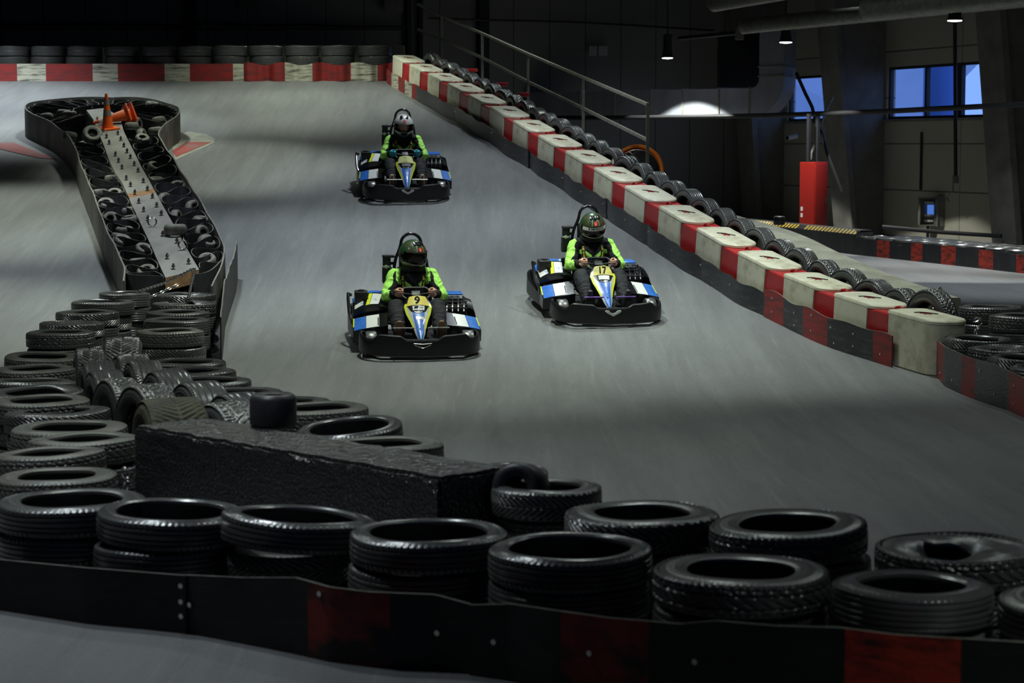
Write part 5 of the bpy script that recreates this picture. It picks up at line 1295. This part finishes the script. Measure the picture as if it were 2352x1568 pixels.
            cp('bumper_bracket', 'brack', lambda: MB().tube([(-.70, .32, .52), (-.735, .30, .54), (-.74, .22, .50), (-.735, .08, .36), (-.70, -.02, .29), (-.62, -.04, .27)], .019, 10), ['tube'], k)
        else:
            def engine():
                mb = MB(); mb.bbox((.36, .12, .10), (.60, .48, .43), .02); mb.bbox((.40, .16, .43), (.54, .34, .50), .02); mb.cyl((.61, .30, .24), (.66, .30, .24), .09, n=18)
                for i in range(7): mb.bbox((.35, .02 + i * .016, .27), (.58, .028 + i * .016, .42), .002)
                return mb
            cp('engine', 'engine', engine, ['black_m'], k)
            def grill():
                mb = MB()
                for i in range(4): mb.tube([(.36 + i * .065, -.0, .37), (.37 + i * .065, .10, .47), (.38 + i * .065, .26, .50)], .012, 6)
                for yy, zz in ((.03, .405), (.10, .47), (.18, .485)): mb.tube([(.34, yy, zz), (.60, yy, zz)], .011, 6)
                return mb
            cp('engine_guard', 'grill', grill, ['tube'], k)
            def flank():
                mb = MB(); rows = []
                for i in range(11):
                    v = i / 10; rows.append([V((.60 + .05 * v * 0, .05 + .62 * v, .42 + .05 * math.sin(v * 3))), V((.665, .02 + .66 * v, .385 + .06 * math.sin(v * 3))), V((.70, .0 + .68 * v, .29 + .03 * v)), V((.70, .0 + .68 * v, .15))])
                return mb.grid(rows)
            q = cp('engine_cowl', 'flank', flank, ['black'], k)
            def fsti(v0, v1):
                mb = MB(); rows = []
                for i in range(6):
                    v = v0 + (v1 - v0) * i / 5; rows.append([V((.672, .02 + .66 * v, .382 + .06 * math.sin(v * 3))), V((.702, .0 + .68 * v, .30 + .03 * v))])
                return mb.grid(rows)
            cp('white_patch', 'fst', lambda: fsti(.08, .40), ['white'], q); cp('blue_patch', 'fsb', lambda: fsti(.45, .9), ['blue'], q)
            cp('blue_top', 'fbt', lambda: MB().bbox((.34, .36, .50), (.58, .58, .515), .005), ['blue'], k)
    # seat
    def seat():
        mb = MB(); prof = [(-.12, .17), (.10, .12), (.24, .13), (.36, .22), (.44, .40), (.49, .60), (.52, .72)]; rows = []
        P = smooth_path([V((0, y, z)) for y, z in prof], 24)
        for p in P:
            row = []
            for j in range(13):
                a = -1 + j / 6; wd = .21; lift = .17 * abs(a) ** 3; t = clamp((p.z - .15) / .5); row.append(V((a * (wd + .015), p.y - lift * t * 1.0, p.z + lift * (1 - t) * 1.0)))
            rows.append(row)
        mb.grid(rows); mb.grid([[q + V((0, .012, -.012)) for q in r] for r in rows]); return mb
    cp('seat', 'seat', seat, ['black_m'], k)
    # roll hoop and the belt reel boxes on it
    def hoop():
        pts = [V((-.21, .62, .30)), V((-.205, .60, .60)), V((-.185, .58, .88)), V((-.13, .57, 1.00)), V((-.115, .57, 1.07))]
        arc = [V((-.115 * math.cos(a), .57, 1.07 + .115 * math.sin(a))) for a in [PI * i / 12 for i in range(1, 12)]]
        pts = smooth_path(pts, 16, 2) + arc + smooth_path([V((-p.x, p.y, p.z)) for p in reversed(pts)], 16, 2)
        mb = MB().tube(pts, .0185, 12)
        for s in (-1, 1): mb.tube([(s * .20, .60, .5), (s * .26, .85, .12)], .015, 8)
        return mb
    cp('roll_hoop', 'hoop', hoop, ['tube'], k)
    cp('headrest', 'headrest', lambda: MB().bbox((-.14, .52, .74), (.14, .58, .98), .03), ['black_m'], k)
    def reel():
        mb = MB().bbox((-.33, .50, .62), (-.22, .60, .80), .012); mb.bbox((-.325, .52, .80), (-.235, .58, .93), .01); mb.bbox((-.33, .51, .915), (-.19, .59, .94), .006); mb.bbox((-.25, .54, .83), (-.20, .58, .86), .004); return mb
    q = cp('belt_reel', 'reel', reel, ['black_m'], k); cp('reel_clip', 'clip', lambda: MB().cyl((-.29, .49, .815), (-.29, .50, .815), .022, n=12).bbox((-.335, .488, .805), (-.25, .498, .825), .003), ['silver'], q)
    cp('shoulder_knob', 'knob', lambda: MB().cyl((-.31, .44, .52), (-.31, .50, .52), .035, n=14), ['black'], k)
    # steering
    SWC = V((0, -.10, .602)); tilt = Matrix.Rotation(rd(30), 4, 'X')
    def swheel():
        mb = MB(); pts = []
        for i in range(40):
            a = 2 * PI * i / 40; x = .165 * math.cos(a); y = .13 * math.sin(a); y = min(y, .095) if y > 0 else max(y, -.105); pts.append(SWC + (tilt @ V((x, y, 0))))
        mb.tube(pts, .0155, 10, closed=True)
        for a in (0, PI, -PI / 2): mb.tube([SWC + tilt @ V((.03 * math.cos(a), .03 * math.sin(a), -.02)), SWC + tilt @ V((.155 * math.cos(a), .10 * math.sin(a), 0))], .011, 8)
        mb.cyl(SWC + tilt @ V((0, 0, -.03)), SWC + tilt @ V((0, 0, .0)), .045, n=18); return mb
    q = cp('steering_wheel', 'swheel', swheel, ['black_m'], k)
    cp('wheel_pad', 'wpad', lambda: MB().bbox((-.05, -.04, -.02), (.05, .04, .012), .01, mtx=Matrix.Translation(SWC) @ tilt), ['black_m'], q)
    cp('wheel_bolt', 'wbolt', lambda: MB().cyl(SWC + tilt @ V((0, 0, -.05)), SWC + tilt @ V((0, -.02, -.09)), .016, n=10), ['chrome'], q)
    cp('steering_column', 'scol', lambda: MB().cyl(SWC + tilt @ V((0, 0, -.03)), (0, -.45, .12), .014, n=10), ['dark_steel'], k)
    for s in (-1, 1):
        x0, x1 = (.075, .31) if s > 0 else (-.31, -.075)
        q = cp('pedal', 'ped%d' % s, lambda: MB().tube([(s * .19, -.72, .07), (s * .19, -.79, .22), (s * .19, -.80, .335)], .011, 8), ['dark_steel'], k)
        cp('pedal_bar', 'pbar%d%s' % (s, opts['bar']), lambda: MB().tube([(x0, -.80, .335), (x1, -.80, .335)], .0095, 8), [opts['bar']], q, 'bright pedal bar')
    return k
M['violet_bar'] = mat('violet_anodised_bar', (.42, .25, .80), .25, metal=.7)
def kart_mtx(px, py, yaw):
    nose = at_h(px, py, 0); d = V((math.sin(yaw), -math.cos(yaw), 0)); c = nose - d * 1.0
    zf, zb = gz(c.x + d.x * .7, c.y + d.y * .7), gz(c.x - d.x * .7, c.y - d.y * .7); sl = (zb - zf) / 1.4
    f = V((d.x, d.y, -sl)).normalized(); y = -f; x = y.cross(V((0, 0, 1))).normalized(); z = x.cross(y)
    org = V((c.x, c.y, (zf + zb) / 2 + .002))
    return Matrix(((x.x, y.x, z.x, org.x), (x.y, y.y, z.y, org.y), (x.z, y.z, z.z, org.z), (0, 0, 0, 1)))
KM9, KM17, KM2 = kart_mtx(971, 830, rd(7.5)), kart_mtx(1408, 754, rd(10)), kart_mtx(937, 469, rd(6))
K9 = kart('nearest go-kart, with number 9 on its yellow plate, at the foot of the ramp', KM9, '9', dict(emblem='none', plate='plate', ink='ink', stk='white_sc', bar='chrome'))
K17 = kart('go-kart with number 17 on its plate, close to the plastic barrier', KM17, '17', dict(emblem='white', plate='plate_old', ink='ink', stk='white', bar='violet_bar'))
K2 = kart('farthest go-kart, with a faded number 2, up on the ramp', KM2, '2', dict(emblem='silver', plate='plate_pale', ink='ink_pale', stk='helm_g', bar='chrome'))
# ================================================================== DRIVERS (same local frame as the karts)
HIP, KNE, ANK = V((.10, .20, .27)), V((.235, -.20, .475)), V((.225, -.585, .255))
SHO, ELB, WRI = V((.210, .34, .735)), V((.308, .10, .535)), V((.232, -.045, .585))
GRIP = V((.170, -.105, .605))
HEAD = V((0, .31, .985))
mx = lambda p: V((-p.x, p.y, p.z))
def hand(mb, s, grow=0.0):
    """fist closed round the wheel rim: palm, four bent fingers of unequal length, thumb"""
    f = (lambda p: V(p)) if s > 0 else (lambda p: mx(V(p)))
    rim = GRIP
    capsule(mb, [f(WRI), f(WRI + (GRIP - WRI) * .45)], [.028 + grow, .030 + grow], 12)
    # palm behind and outside the rim
    capsule(mb, [f(rim + V((.048, .035, .022))), f(rim + V((.040, .000, .030)))], [.024 + grow, .022 + grow], 12)
    capsule(mb, [f(rim + V((.050, .03, -.016))), f(rim + V((.040, -.002, -.018)))], [.023 + grow, .021 + grow], 12)
    for i, (dz, ln, r) in enumerate(((.036, .95, .0105), (.014, 1.05, .011), (-.009, 1.0, .0105), (-.031, .82, .0092))):
        k0 = rim + V((.040, -.010, dz)); k1 = rim + V((.030 * 1.0, -.034 * ln, dz - .002)); k2 = rim + V((-.004 * ln, -.041 * ln, dz - .004)); k3 = rim + V((-.028 * ln, -.022 * ln, dz - .005)); k4 = rim + V((-.026 * ln, .004, dz - .004))
        capsule(mb, [f(k0), f(k1), f(k2), f(k3), f(k4)], [r + .002 + grow, r + .001 + grow, r + grow, r - .001 + grow, r - .002 + grow], 10)
    capsule(mb, [f(rim + V((.046, .03, .030))), f(rim + V((.026, .022, .052))), f(rim + V((-.002, .002, .054))), f(rim + V((-.020, -.012, .046)))], [.014 + grow, .013 + grow, .0115 + grow, .010 + grow], 10)
def head_mtx(o): return Matrix.Translation(HEAD) @ Matrix.Rotation(rd(o['turn']), 4, 'Z') @ Matrix.Rotation(rd(o['nod']), 4, 'X') @ Matrix.Rotation(rd(o['roll']), 4, 'Y')
def body(o):
    mb = MB(); HM = head_mtx(o)
    capsule(mb, [V((0, .24, .26)), V((0, .33, .42)), V((0, .37, .60)), V((0, .36, .72))], [.12, .125, .135, .10], 20, sx=1.25)
    capsule(mb, [V((0, .36, .72)), V((0, .33, .88)), HM @ V((0, .02, -.03))], [.065, .056, .06], 16)
    for s in (-1, 1):
        f = (lambda p: p) if s > 0 else mx
        capsule(mb, [f(SHO), f(ELB), f(WRI)], [.055, .042, .028], 14); capsule(mb, [f(HIP), f(KNE), f(ANK)], [.085, .060, .040], 14)
        capsule(mb, [f(ANK), f(V((.225, -.64, .20))), f(V((.225, -.73, .36)))], [.042, .038, .028], 12); hand(mb, s)
    e = lambda c, r: ellip(mb, HM @ (V(c) + V((0, -.004, -.032))), r, 14, HM.to_3x3())
    e((0, .0, .02), (.078, .098, .105)); e((0, -.045, -.06), (.058, .055, .055)); e((0, -.098, -.012), (.014, .022, .020)); e((0, -.09, .012), (.010, .016, .026)); e((0, -.092, -.055), (.026, .014, .010)); e((0, -.088, -.092), (.022, .02, .018)); e((0, -.085, .048), (.05, .018, .010))
    for s in (-1, 1): e((s * .04, -.078, -.02), (.024, .022, .022)); e((s * .08, .01, .0), (.012, .022, .032))
    return remesh(mb, 'person_body', ['skin'], .0058, 3)
def wrinkle(me, amp):
    ns = [v.normal.copy() for v in me.vertices]
    for v, nn in zip(me.vertices, ns):
        p = v.co; q = V((p.x * 9, p.y * 15, p.z * 15)); a = noise.noise(q + V((noise.noise(p * 6) * 1.5, 0, 0))); b2 = noise.noise(p * 27 + V((5, 3, 1)))
        v.co = p + nn * (amp * (1 - 2.6 * abs(a)) + amp * .35 * b2)
    me.update()
def lime_assign(me, o):
    """colour-block the jacket: lime outer sleeves and chest chevrons on black"""
    wrinkle(me, .0075)
    vals = []
    for v in me.vertices:
        c = v.co; ax = abs(c.x); q = V((ax, c.y, c.z)); g = -.05
        def rel(a, b):
            t = clamp((q - a).dot(b - a) / (b - a).length_squared); return t, q - a.lerp(b, t)
        t1, d1 = rel(SHO, ELB); t2, d2 = rel(ELB, WRI)
        if ax > .165 and d1.length < .12 and (d1.length < d2.length or t1 < .9):
            g = min(d1.x * .85 - d1.y * .25 + d1.z * .15 - .010 - .012 * math.sin(t1 * 9), (t1 + .05) * .2)
        elif ax > .16 and d2.length < .11:
            g = min(d2.x * .55 - d2.z * .25 - d2.y * .5 + (.014 if t2 < .7 else -.02), (o['cuff'] - t2) * .2)
        if c.y < .33 and ax < .215:
            g2 = min(.026 - abs(c.z - (.605 + .075 * min(ax, .12) / .12)), ax - .018 - .3 * abs(c.z - .63), .175 - ax)
            if o['yoke']: g2 = max(g2, min(ax - .145, .195 - ax, c.z - .69))
            if o['waist']: g2 = max(g2, min(.02 - abs(c.z - .52), ax - .05))
            g = max(g, g2) if ax < .19 else max(g, g2 if o['yoke'] and c.z > .69 else -1)
        vals.append(g + .007 * noise.noise(c * 16))
    at = me.attributes.new('lime', 'FLOAT', 'POINT'); at.data.foreach_set('value', vals)
    return me
def jacket(o):
    mb = MB()
    capsule(mb, [V((0, .22, .30)), V((0, .30, .42)), V((0, .345, .56)), V((0, .36, .68)), V((0, .36, .76))], [.150, .158, .165, .150, .105], 24, sx=1.28)
    for s in (-1, 1):
        f = (lambda p: p) if s > 0 else mx
        capsule(mb, [f(V((.08, .36, .755))), f(SHO + V((.0, 0, .0))), f(SHO.lerp(ELB, .5)), f(ELB), f(ELB.lerp(WRI, .45)), f(WRI)], [.086, .086, .075, .072, .062, .045], 18)
    n0 = random.Random(5)
    for i in range(26):      # cloth folds on the sleeves
        s = 1 if i % 2 else -1; f = (lambda p: p) if s > 0 else mx; t = n0.random()
        c = SHO.lerp(ELB, t * 1.4) if t < .71 else ELB.lerp(WRI, (t - .71) / .29 * .8); c = c + V((n0.uniform(-.03, .03), n0.uniform(-.04, .0), n0.uniform(-.02, .04)))
        capsule(mb, [f(c), f(c + V((n0.uniform(-.04, .04), n0.uniform(-.03, .03), n0.uniform(-.05, .02))))], [.022, .014], 8)
    return lime_assign(remesh(mb, 'jacket', ['jacket'], .0072, 4), o)
def trousers():
    mb = MB(); capsule(mb, [V((-.09, .20, .26)), V((.09, .20, .26))], [.125, .125], 18)
    for s in (-1, 1):
        f = (lambda p: p) if s > 0 else mx
        capsule(mb, [f(HIP), f(HIP.lerp(KNE, .5)), f(KNE), f(KNE.lerp(ANK, .3)), f(KNE.lerp(ANK, .65)), f(ANK + V((0, .02, .0)))], [.118, .106, .088, .090, .078, .068], 18)
    n0 = random.Random(9)
    for i in range(18):
        s = 1 if i % 2 else -1; f = (lambda p: p) if s > 0 else mx; c = KNE.lerp(ANK, n0.random()) + V((n0.uniform(-.05, .05), -.03, n0.uniform(.02, .05)))
        capsule(mb, [f(c), f(c + V((n0.uniform(-.05, .05), 0, n0.uniform(-.04, .02))))], [.028, .016], 8)
    me = remesh(mb, 'trousers', ['suit_grey'], .0072, 4); wrinkle(me, .006); return me
def shoes(s, m):
    mb = MB(); f = (lambda p: V(p)) if s > 0 else (lambda p: mx(V(p)))
    capsule(mb, [f((.225, -.625, .165)), f((.225, -.665, .20)), f((.228, -.705, .29)), f((.23, -.735, .375))], [.045, .048, .049, .037], 16); capsule(mb, [f((.225, -.60, .22)), f((.225, -.58, .28))], [.045, .05], 14)
    return remesh(mb, 'shoe', [m], .006, 3)
def sole(s):
    f = (lambda p: V(p)) if s > 0 else (lambda p: mx(V(p))); mb = MB(); pts = [f((.225, -.645, .13)), f((.225, -.70, .175)), f((.228, -.745, .28)), f((.23, -.772, .40))]
    return mb.tube(pts, [.036, .044, .047, .034], 14, sx=1.0) if False else mb.add(*sole_geo(pts))
def sole_geo(pts):
    P = smooth_path(pts, 12); vs = []; fs = []
    for i, p in enumerate(P):
        u = i / 11; w = .046 * math.sin(PI * clamp(.10 + u * .82)) ** .45; t = (P[min(11, i + 1)] - P[max(0, i - 1)]).normalized(); nn = t.cross(V((1, 0, 0))).normalized()
        vs += [p + V((-w, 0, 0)), p + V((w, 0, 0)), p + V((w, 0, 0)) + nn * .018, p + V((-w, 0, 0)) + nn * .018]
    for i in range(11):
        for j in range(4): fs.append((i * 4 + j, i * 4 + (j + 1) % 4, i * 4 + 4 + (j + 1) % 4, i * 4 + 4 + j))
    return vs, fs + [(0, 1, 2, 3), (44, 45, 46, 47)]
# helmet: azimuth a (0 = front), elevation e
def hp(a, e, k=1.0):
    ce, se = math.cos(e), math.sin(e); front = max(0, math.cos(a))
    rx, ry, rz = .146, .165, .158
    chin = front ** 1.5 * sstep(.0, -.9, e) * .028 if e < 0 else 0
    chin = front ** 1.5 * clamp(-e / .9) * .030
    x = rx * ce * math.sin(a); y = -(ry + chin) * ce * math.cos(a); z = rz * se
    if e < -.35: x *= 1 - .10 * clamp((-.35 - e) / .6)
    if math.cos(a) < 0 and e < -.3: y *= 1 - .15 * clamp((-.3 - e) / .6)
    return V((x * k, y * k, z * k - .0))
EY0, EY1, EA = rd(-24), rd(17), rd(72)
def in_port(a, e):
    a = (a + PI) % (2 * PI) - PI
    lo = EY0 * (1 - .25 * (abs(a) / EA) ** 2); return abs(a) < EA and lo < e < EY1
def helmet_shell(o):
    mb = MB(); na, ne = 96, 60; e0, e1 = rd(-62), rd(90); idx = {}
    rows = [[hp(2 * PI * j / na, e0 + (e1 - e0) * i / ne) for j in range(na)] for i in range(ne + 1)]
    vs = [p for r in rows for p in r]; inn = [hp(2 * PI * j / na, e0 + (e1 - e0) * i / ne, .86) for i in range(ne + 1) for j in range(na)]
    n = len(vs); vs += inn; fs = []; ms = []
    ins = [[in_port(2 * PI * (j + .5) / na, e0 + (e1 - e0) * (i + .5) / ne) for j in range(na)] for i in range(ne)]
    for i in range(ne):
        e = e0 + (e1 - e0) * (i + .5) / ne
        for j in range(na):
            if ins[i][j]: continue
            j2 = (j + 1) % na; q = (i * na + j, i * na + j2, (i + 1) * na + j2, (i + 1) * na + j); a = (2 * PI * (j + .5) / na + PI) % (2 * PI) - PI
            mi = 0
            if o['trim'] and (e < rd(-36) or abs(a) > rd(120) and e < 0): mi = 1
            if abs(a) < rd(24) and rd(-44) < e < rd(-27): mi = 2
            if o['red'] and rd(34) < abs(a) < rd(62) and abs(e - (EY0 - rd(7) + (abs(a) - rd(34)) * .42)) < rd(4): mi = 3
            fs.append(q); ms.append(mi); fs.append(tuple(w + n for w in reversed(q))); ms.append(2)
            for (di, dj, ea, eb) in ((-1, 0, q[0], q[1]), (1, 0, q[2], q[3]), (0, -1, q[3], q[0]), (0, 1, q[1], q[2])):
                ii, jj = i + di, (j + dj) % na
                if ii < 0 or (0 <= ii < ne and ins[ii][jj]): fs.append((ea, eb, eb + n, ea + n)); ms.append(2)
    for f, m_ in zip(fs, ms): mb.f.append(f); mb.m.append(m_)
    mb.v = [tuple(p) for p in vs]
    return mb.mesh('helmet', mm(o['helm'], 'helm_g' if o['trim'] else 'black', 'black', 'red_decal'), 40)
def helm_patch(a0, a1, e0, e1, k, n=20, m=6):
    return MB().grid([[hp(a0 + (a1 - a0) * j / n, e0 + (e1 - e0) * i / m, k) for j in range(n + 1)] for i in range(m + 1)])
def helm_text(txt, a, e, sa, se, k, bold=.02):
    vs, fs = text_mesh(txt, 1.0, bold); return MB().add([hp(a + q.x * sa, e + q.y * se, k) for q in vs], fs)
def strap_path(bvh, pts, wd, off):
    L_, R_ = [], []
    P = resample([V((p[0], 0, p[1])) for p in pts], 30)
    for i, p in enumerate(P):
        t = P[min(29, i + 1)] - P[max(0, i - 1)]; nn = V((t.z, 0, -t.x)).normalized() * wd / 2
        for lst, q in ((L_, p - nn), (R_, p + nn)):
            h = bvh.ray_cast(V((q.x, -.6, q.z + .30)), V((0, .93, -.36)).normalized(), 2.0)
            lst.append((h[0] + h[1] * off) if h[0] is not None and h[1] is not None else None)
    ok = [i for i in range(30) if L_[i] is not None and R_[i] is not None and abs(L_[i].y - R_[i].y) < .08]
    return [L_[i] for i in ok], [R_[i] for i in ok]
def driver(label, kmtx, o, grp='kart drivers in lime and black racing suits'):
    p = thing('person', label, 'person', group=grp, mtx=kmtx)
    bme = body(o); part('body', bme, None, p)
    jme = jacket(o); part('jacket', jme, None, p, 'black racing jacket with lime green sleeves')
    part('trousers', cached('trousers', trousers), None, p, 'dark grey trousers')
    for s in (-1, 1):
        q = part('shoe', cached('shoe%d%s' % (s, o['shoe']), lambda: shoes(s, o['shoe'])), None, p, 'brown shoe' if o['shoe'] == 'shoe_brown' else 'black shoe')
        cp('sole', 'sole%d%s' % (s, o['sole']), lambda: sole(s), [o['sole']], q)
        if o.get('gloves'):
            def gl():
                mb = MB(); hand(mb, s, .0035); return remesh(mb, 'glove', ['glove'], .005, 2)
            part('glove', cached('glove%d' % s, gl), None, p, 'turquoise glove')
    bvh = BVHTree.FromPolygons([v.co for v in jme.vertices], [tuple(f.vertices) for f in jme.polygons])
    # printed harness straps over the shoulders
    for s in (-1, 1):
        A, B = strap_path(bvh, [(s * .115, .80), (s * .118, .70), (s * .105, .60)], .042, .006)
        if len(A) > 3:
            q = part('shoulder_strap', MB().grid([A, B]), ['strap'], p, 'black shoulder strap printed in yellow')
            mid = [(a + b) / 2 for a, b in zip(A, B)]; Ln = sum((b - a).length for a, b in zip(mid, mid[1:]))
            vs, fs = text_mesh('URAL 209', 1.0, .03); xs = [v.x for v in vs]; w = max(xs) - min(xs); out = []
            for v in vs:
                t = 1 - clamp((v.x - min(xs)) / w * .80 + .08); i = min(len(mid) - 2, int(t * (len(mid) - 1))); fr = t * (len(mid) - 1) - i
                c = mid[i].lerp(mid[i + 1], fr); d = (B[i] - A[i]).normalized(); nn = V((0, -1, .35)).normalized()
                out.append(c + d * (v.y * .030)  + nn * .006)
            part('strap_lettering', MB().add(out, fs), ['yellow_txt'], q, smooth=0)
    if o['belt']:
        A, B = strap_path(bvh, [(-.07, .80), (.0, .70), (.10, .58), (.14, .50)], .036, .009)
        if len(A) > 3: part('seat_belt', MB().grid([A, B]), ['strap'], p, 'dark belt running diagonally across the chest')
    # padded neck collar
    part('neck_collar', cached('collar', lambda: MB().tube([V((.10 * math.cos(a), .335 + .085 * math.sin(a), .835)) for a in [2 * PI * i / 24 for i in range(24)]], .048, 12, closed=True).mesh('collar', [M['suit']], 60)), None, p, 'black padded neck collar')
    HM = head_mtx(o)
    h = part('helmet', helmet_shell(o), None, p, o['hlabel']); h.matrix_local = HM @ Matrix.Translation((0, 0, -.008)) @ Matrix.Diagonal((1.08, 1.06, 1.12, 1))
    for s in (-1, 1): e = part('eye', ellip(MB(), (s * .032, -.092, -.010), (.012, .010, .009), 8), ['eye'], p, smooth=60); e.matrix_local = HM; q = part('pupil', ellip(MB(), (s * .032, -.0995, -.010), (.006, .004, .006), 8), ['ink'], e, smooth=60)
    if o['visor']:
        part('visor', helm_patch(rd(-76), rd(76), EY0 - rd(2), EY1 + rd(3), 1.022, 40, 10), ['visor'], h, 'dark smoked visor')
        part('visor_rim', MB().tube([hp(a, EY0 * (1 - .25 * (abs(a) / EA) ** 2) - rd(2), 1.03) for a in [rd(-70 + 140 * i / 30) for i in range(31)]], .004, 6), ['silver'], h)
        part('visor_rim', MB().tube([hp(a, EY1 + rd(2), 1.03) for a in [rd(-72 + 144 * i / 30) for i in range(31)]], .004, 6), ['black'], h)
    else:
        part('mouth_vent', helm_patch(rd(-16), rd(16), rd(-37), rd(-30), 1.012, 10, 3), ['black_m'], h)
    for s in (-1, 1): part('visor_hinge', MB().cyl(hp(s * rd(80), rd(2), 1.0), hp(s * rd(80), rd(2), 1.05), .022, n=16), ['black'], h)
    part('forehead_sticker', helm_patch(rd(-9), rd(9), rd(24), rd(40), 1.006, 8, 6), ['red_decal'], h, 'red square sticker')
    part('sticker_mark', helm_text('b', 0, rd(31), rd(13), rd(13), 1.011), ['white'], h)
    for a in (-30, 0, 30):
        if a == 0 and o['helm'] == 'helm_w': continue
        c = hp(rd(a), rd(58), 1.0); nn = c.normalized(); t = nn.cross(V((1, 0, 0))).normalized(); X = t.cross(nn)
        mt = Matrix(((X.x, t.x, nn.x, c.x), (X.y, t.y, nn.y, c.y), (X.z, t.z, nn.z, c.z), (0, 0, 0, 1))); part('vent', MB().bbox((-.018, -.026, -.006), (.018, .026, .012), .006, mtx=mt), ['black'], h)
    if o['helm'] == 'camo':
        for s in (-1, 1): part('pale_line', helm_patch(s * rd(17), s * rd(19.5), rd(22), rd(54), 1.005, 2, 12), ['silver'], h)
    if o.get('strip'):
        part('visor_strip', helm_patch(rd(-64), rd(64), rd(3.5), rd(17.5), 1.030, 40, 4), ['strip_w'], h, 'pale strip lettered SMP RACING')
        part('strip_lettering', helm_text('SMP RACING', rd(8), rd(10.5), rd(11.5), rd(10.5), 1.035, .02), ['ink'], h)
        part('strip_mark', helm_patch(rd(-34), rd(-29), rd(6), rd(15.5), 1.035, 3, 3), ['ink'], h)
    return p
driver('person in the nearest kart looking to the right, dark green helmet with a closed visor', KM9, dict(turn=27, nod=7, roll=2, helm='camo', trim=False, red=True, visor=True, cuff=.80, yoke=True, waist=False, shoe='shoe_brown', sole='sole_dark', belt=True, hlabel='dark green camouflage full-face helmet') if M.setdefault('sole_dark', M['shoe_brown']) else None)
driver('person in the right-hand kart by the barrier, green helmet with a lettered pale strip', KM17, dict(turn=4, nod=12, roll=-4, helm='camo', trim=False, red=True, visor=True, strip=True, cuff=.86, yoke=False, waist=True, shoe='shoe_black', sole='shoe_black', belt=False, hlabel='green camouflage full-face helmet with a lettered strip'))
driver('person in the farthest kart, white and grey helmet with open visor and turquoise gloves', KM2, dict(turn=2, nod=4, roll=1, helm='helm_w', trim=True, red=False, visor=False, cuff=.95, yoke=False, waist=False, shoe='shoe_brown', sole='sole', gloves=True, belt=False, hlabel='white and grey full-face helmet with open visor'))

WARM = (.90, 1.0, .84); COOL = (.84, .95, 1.0); NEU = (.88, 1.0, .93)
POOLS = [(-4.6, 42.8, 4.0, 85, WARM), (-7.4, 38.8, 2.6, 34, NEU), (-5.0, 35.4, 2.6, 36, WARM), (-4.4, 28.4, 4.2, 27, COOL), (-10.8, 41.8, 4.4, 105, COOL), (-7.6, 31.3, 2.8, 42, WARM), (-7.2, 25.0, 3.0, 34, WARM),
 (0, 41, 4.0, 15, COOL), (-.6, 33.8, 4.4, 25, COOL), (.6, 28.6, 5.2, 23, COOL), (-1.0, 23.9, 5.0, 27, WARM), (3.3, 25.0, 4.6, 20, NEU),
 (3.5, 15, 7.5, 2, COOL), (-2.6, 16, 6.0, 7, WARM), (-3.2, 12.5, 6, 10, COOL), (4.0, 5.4, 4.2, 20, NEU), (-3.6, 10.4, 4.5, 10, COOL), (8.5, 46, 5, 16, COOL), (9.3, 37.5, 5, 26, COOL), (11, 27, 5, 16, COOL)]  # right-hand spot nearest the camera is added to brighten the red belt patch
LIGHTS = []
for (x, y, R, k, c) in POOLS:
    h = 7.1 - (gz(x, y) if x < 5.5 else FZ); LIGHTS.append((x, y, 7.1, k * h * h, 2 * math.degrees(math.atan(R / h)) * 1.15, .7, c))
for (x, y, k) in ((0, 22.5, 4), (-6.5, 20, 4.5), (6, 21, 3), (-3, 43.5, 3.5), (2.3, 38, 6), (-9, 33, 1.5), (-4, 50, 8), (1, 16, 4)):  # added wide fill spots without fixtures, lifting tyre tops, rail and back wall
    h = 7.2 - gz(x, y); LIGHTS.append((x, y, 7.2, k * h * h, 160, .9, NEU))
WORLD = 1.15; EXPO = 0.15
# ================================================================== LIGHT
def spot(loc, power, angle=120, blend=.5, col=(1, .99, .95), size=.25, aim=None):
    l = bpy.data.lights.new('lamp_and_fill_spot', 'SPOT'); l.energy = power; l.spot_size = rd(angle); l.spot_blend = blend; l.color = col; l.shadow_soft_size = size
    o = bpy.data.objects.new('lamp_and_fill_spot', l); COL.objects.link(o); o.location = loc
    if aim is not None: o.rotation_euler = (V(aim) - V(loc)).to_track_quat('-Z', 'Y').to_euler()
    return o
for i, c in enumerate(LAMPS): spot((c.x, c.y, c.z - .05), (1150, 1150, 1100)[i], (99, 99, 103)[i], .12, (.97, 1., .94), .07)
for (x, y, z, p, a, b, c) in LIGHTS: spot((x, y, z), p, a, b, c)
w = bpy.data.worlds.new('dusk'); SC.world = w; w.use_nodes = True
bg = w.node_tree.nodes['Background']; bg.inputs[0].default_value = (.22, .40, 1.0, 1); bg.inputs[1].default_value = WORLD
# ================================================================== CAMERA
cd = bpy.data.cameras.new('camera'); co = bpy.data.objects.new('camera', cd); COL.objects.link(co)
co.location = CAMP; co.rotation_euler = (PI / 2 - PITCH, 0, 0); cd.sensor_width = 36; cd.lens = FPX / 2352 * 36; cd.clip_end = 300
cd.dof.use_dof = True; cd.dof.focus_distance = 24.2; cd.dof.aperture_fstop = 4.0
SC.camera = co
SC.view_settings.view_transform = 'Standard'; SC.view_settings.look = 'None'; SC.view_settings.gamma = 1; SC.view_settings.use_curve_mapping = False
SC.view_settings.exposure = EXPO
SC.cycles.use_denoising = True; SC.cycles.max_bounces = 6; SC.cycles.sample_clamp_indirect = 4
SC.cycles.use_light_tree = True
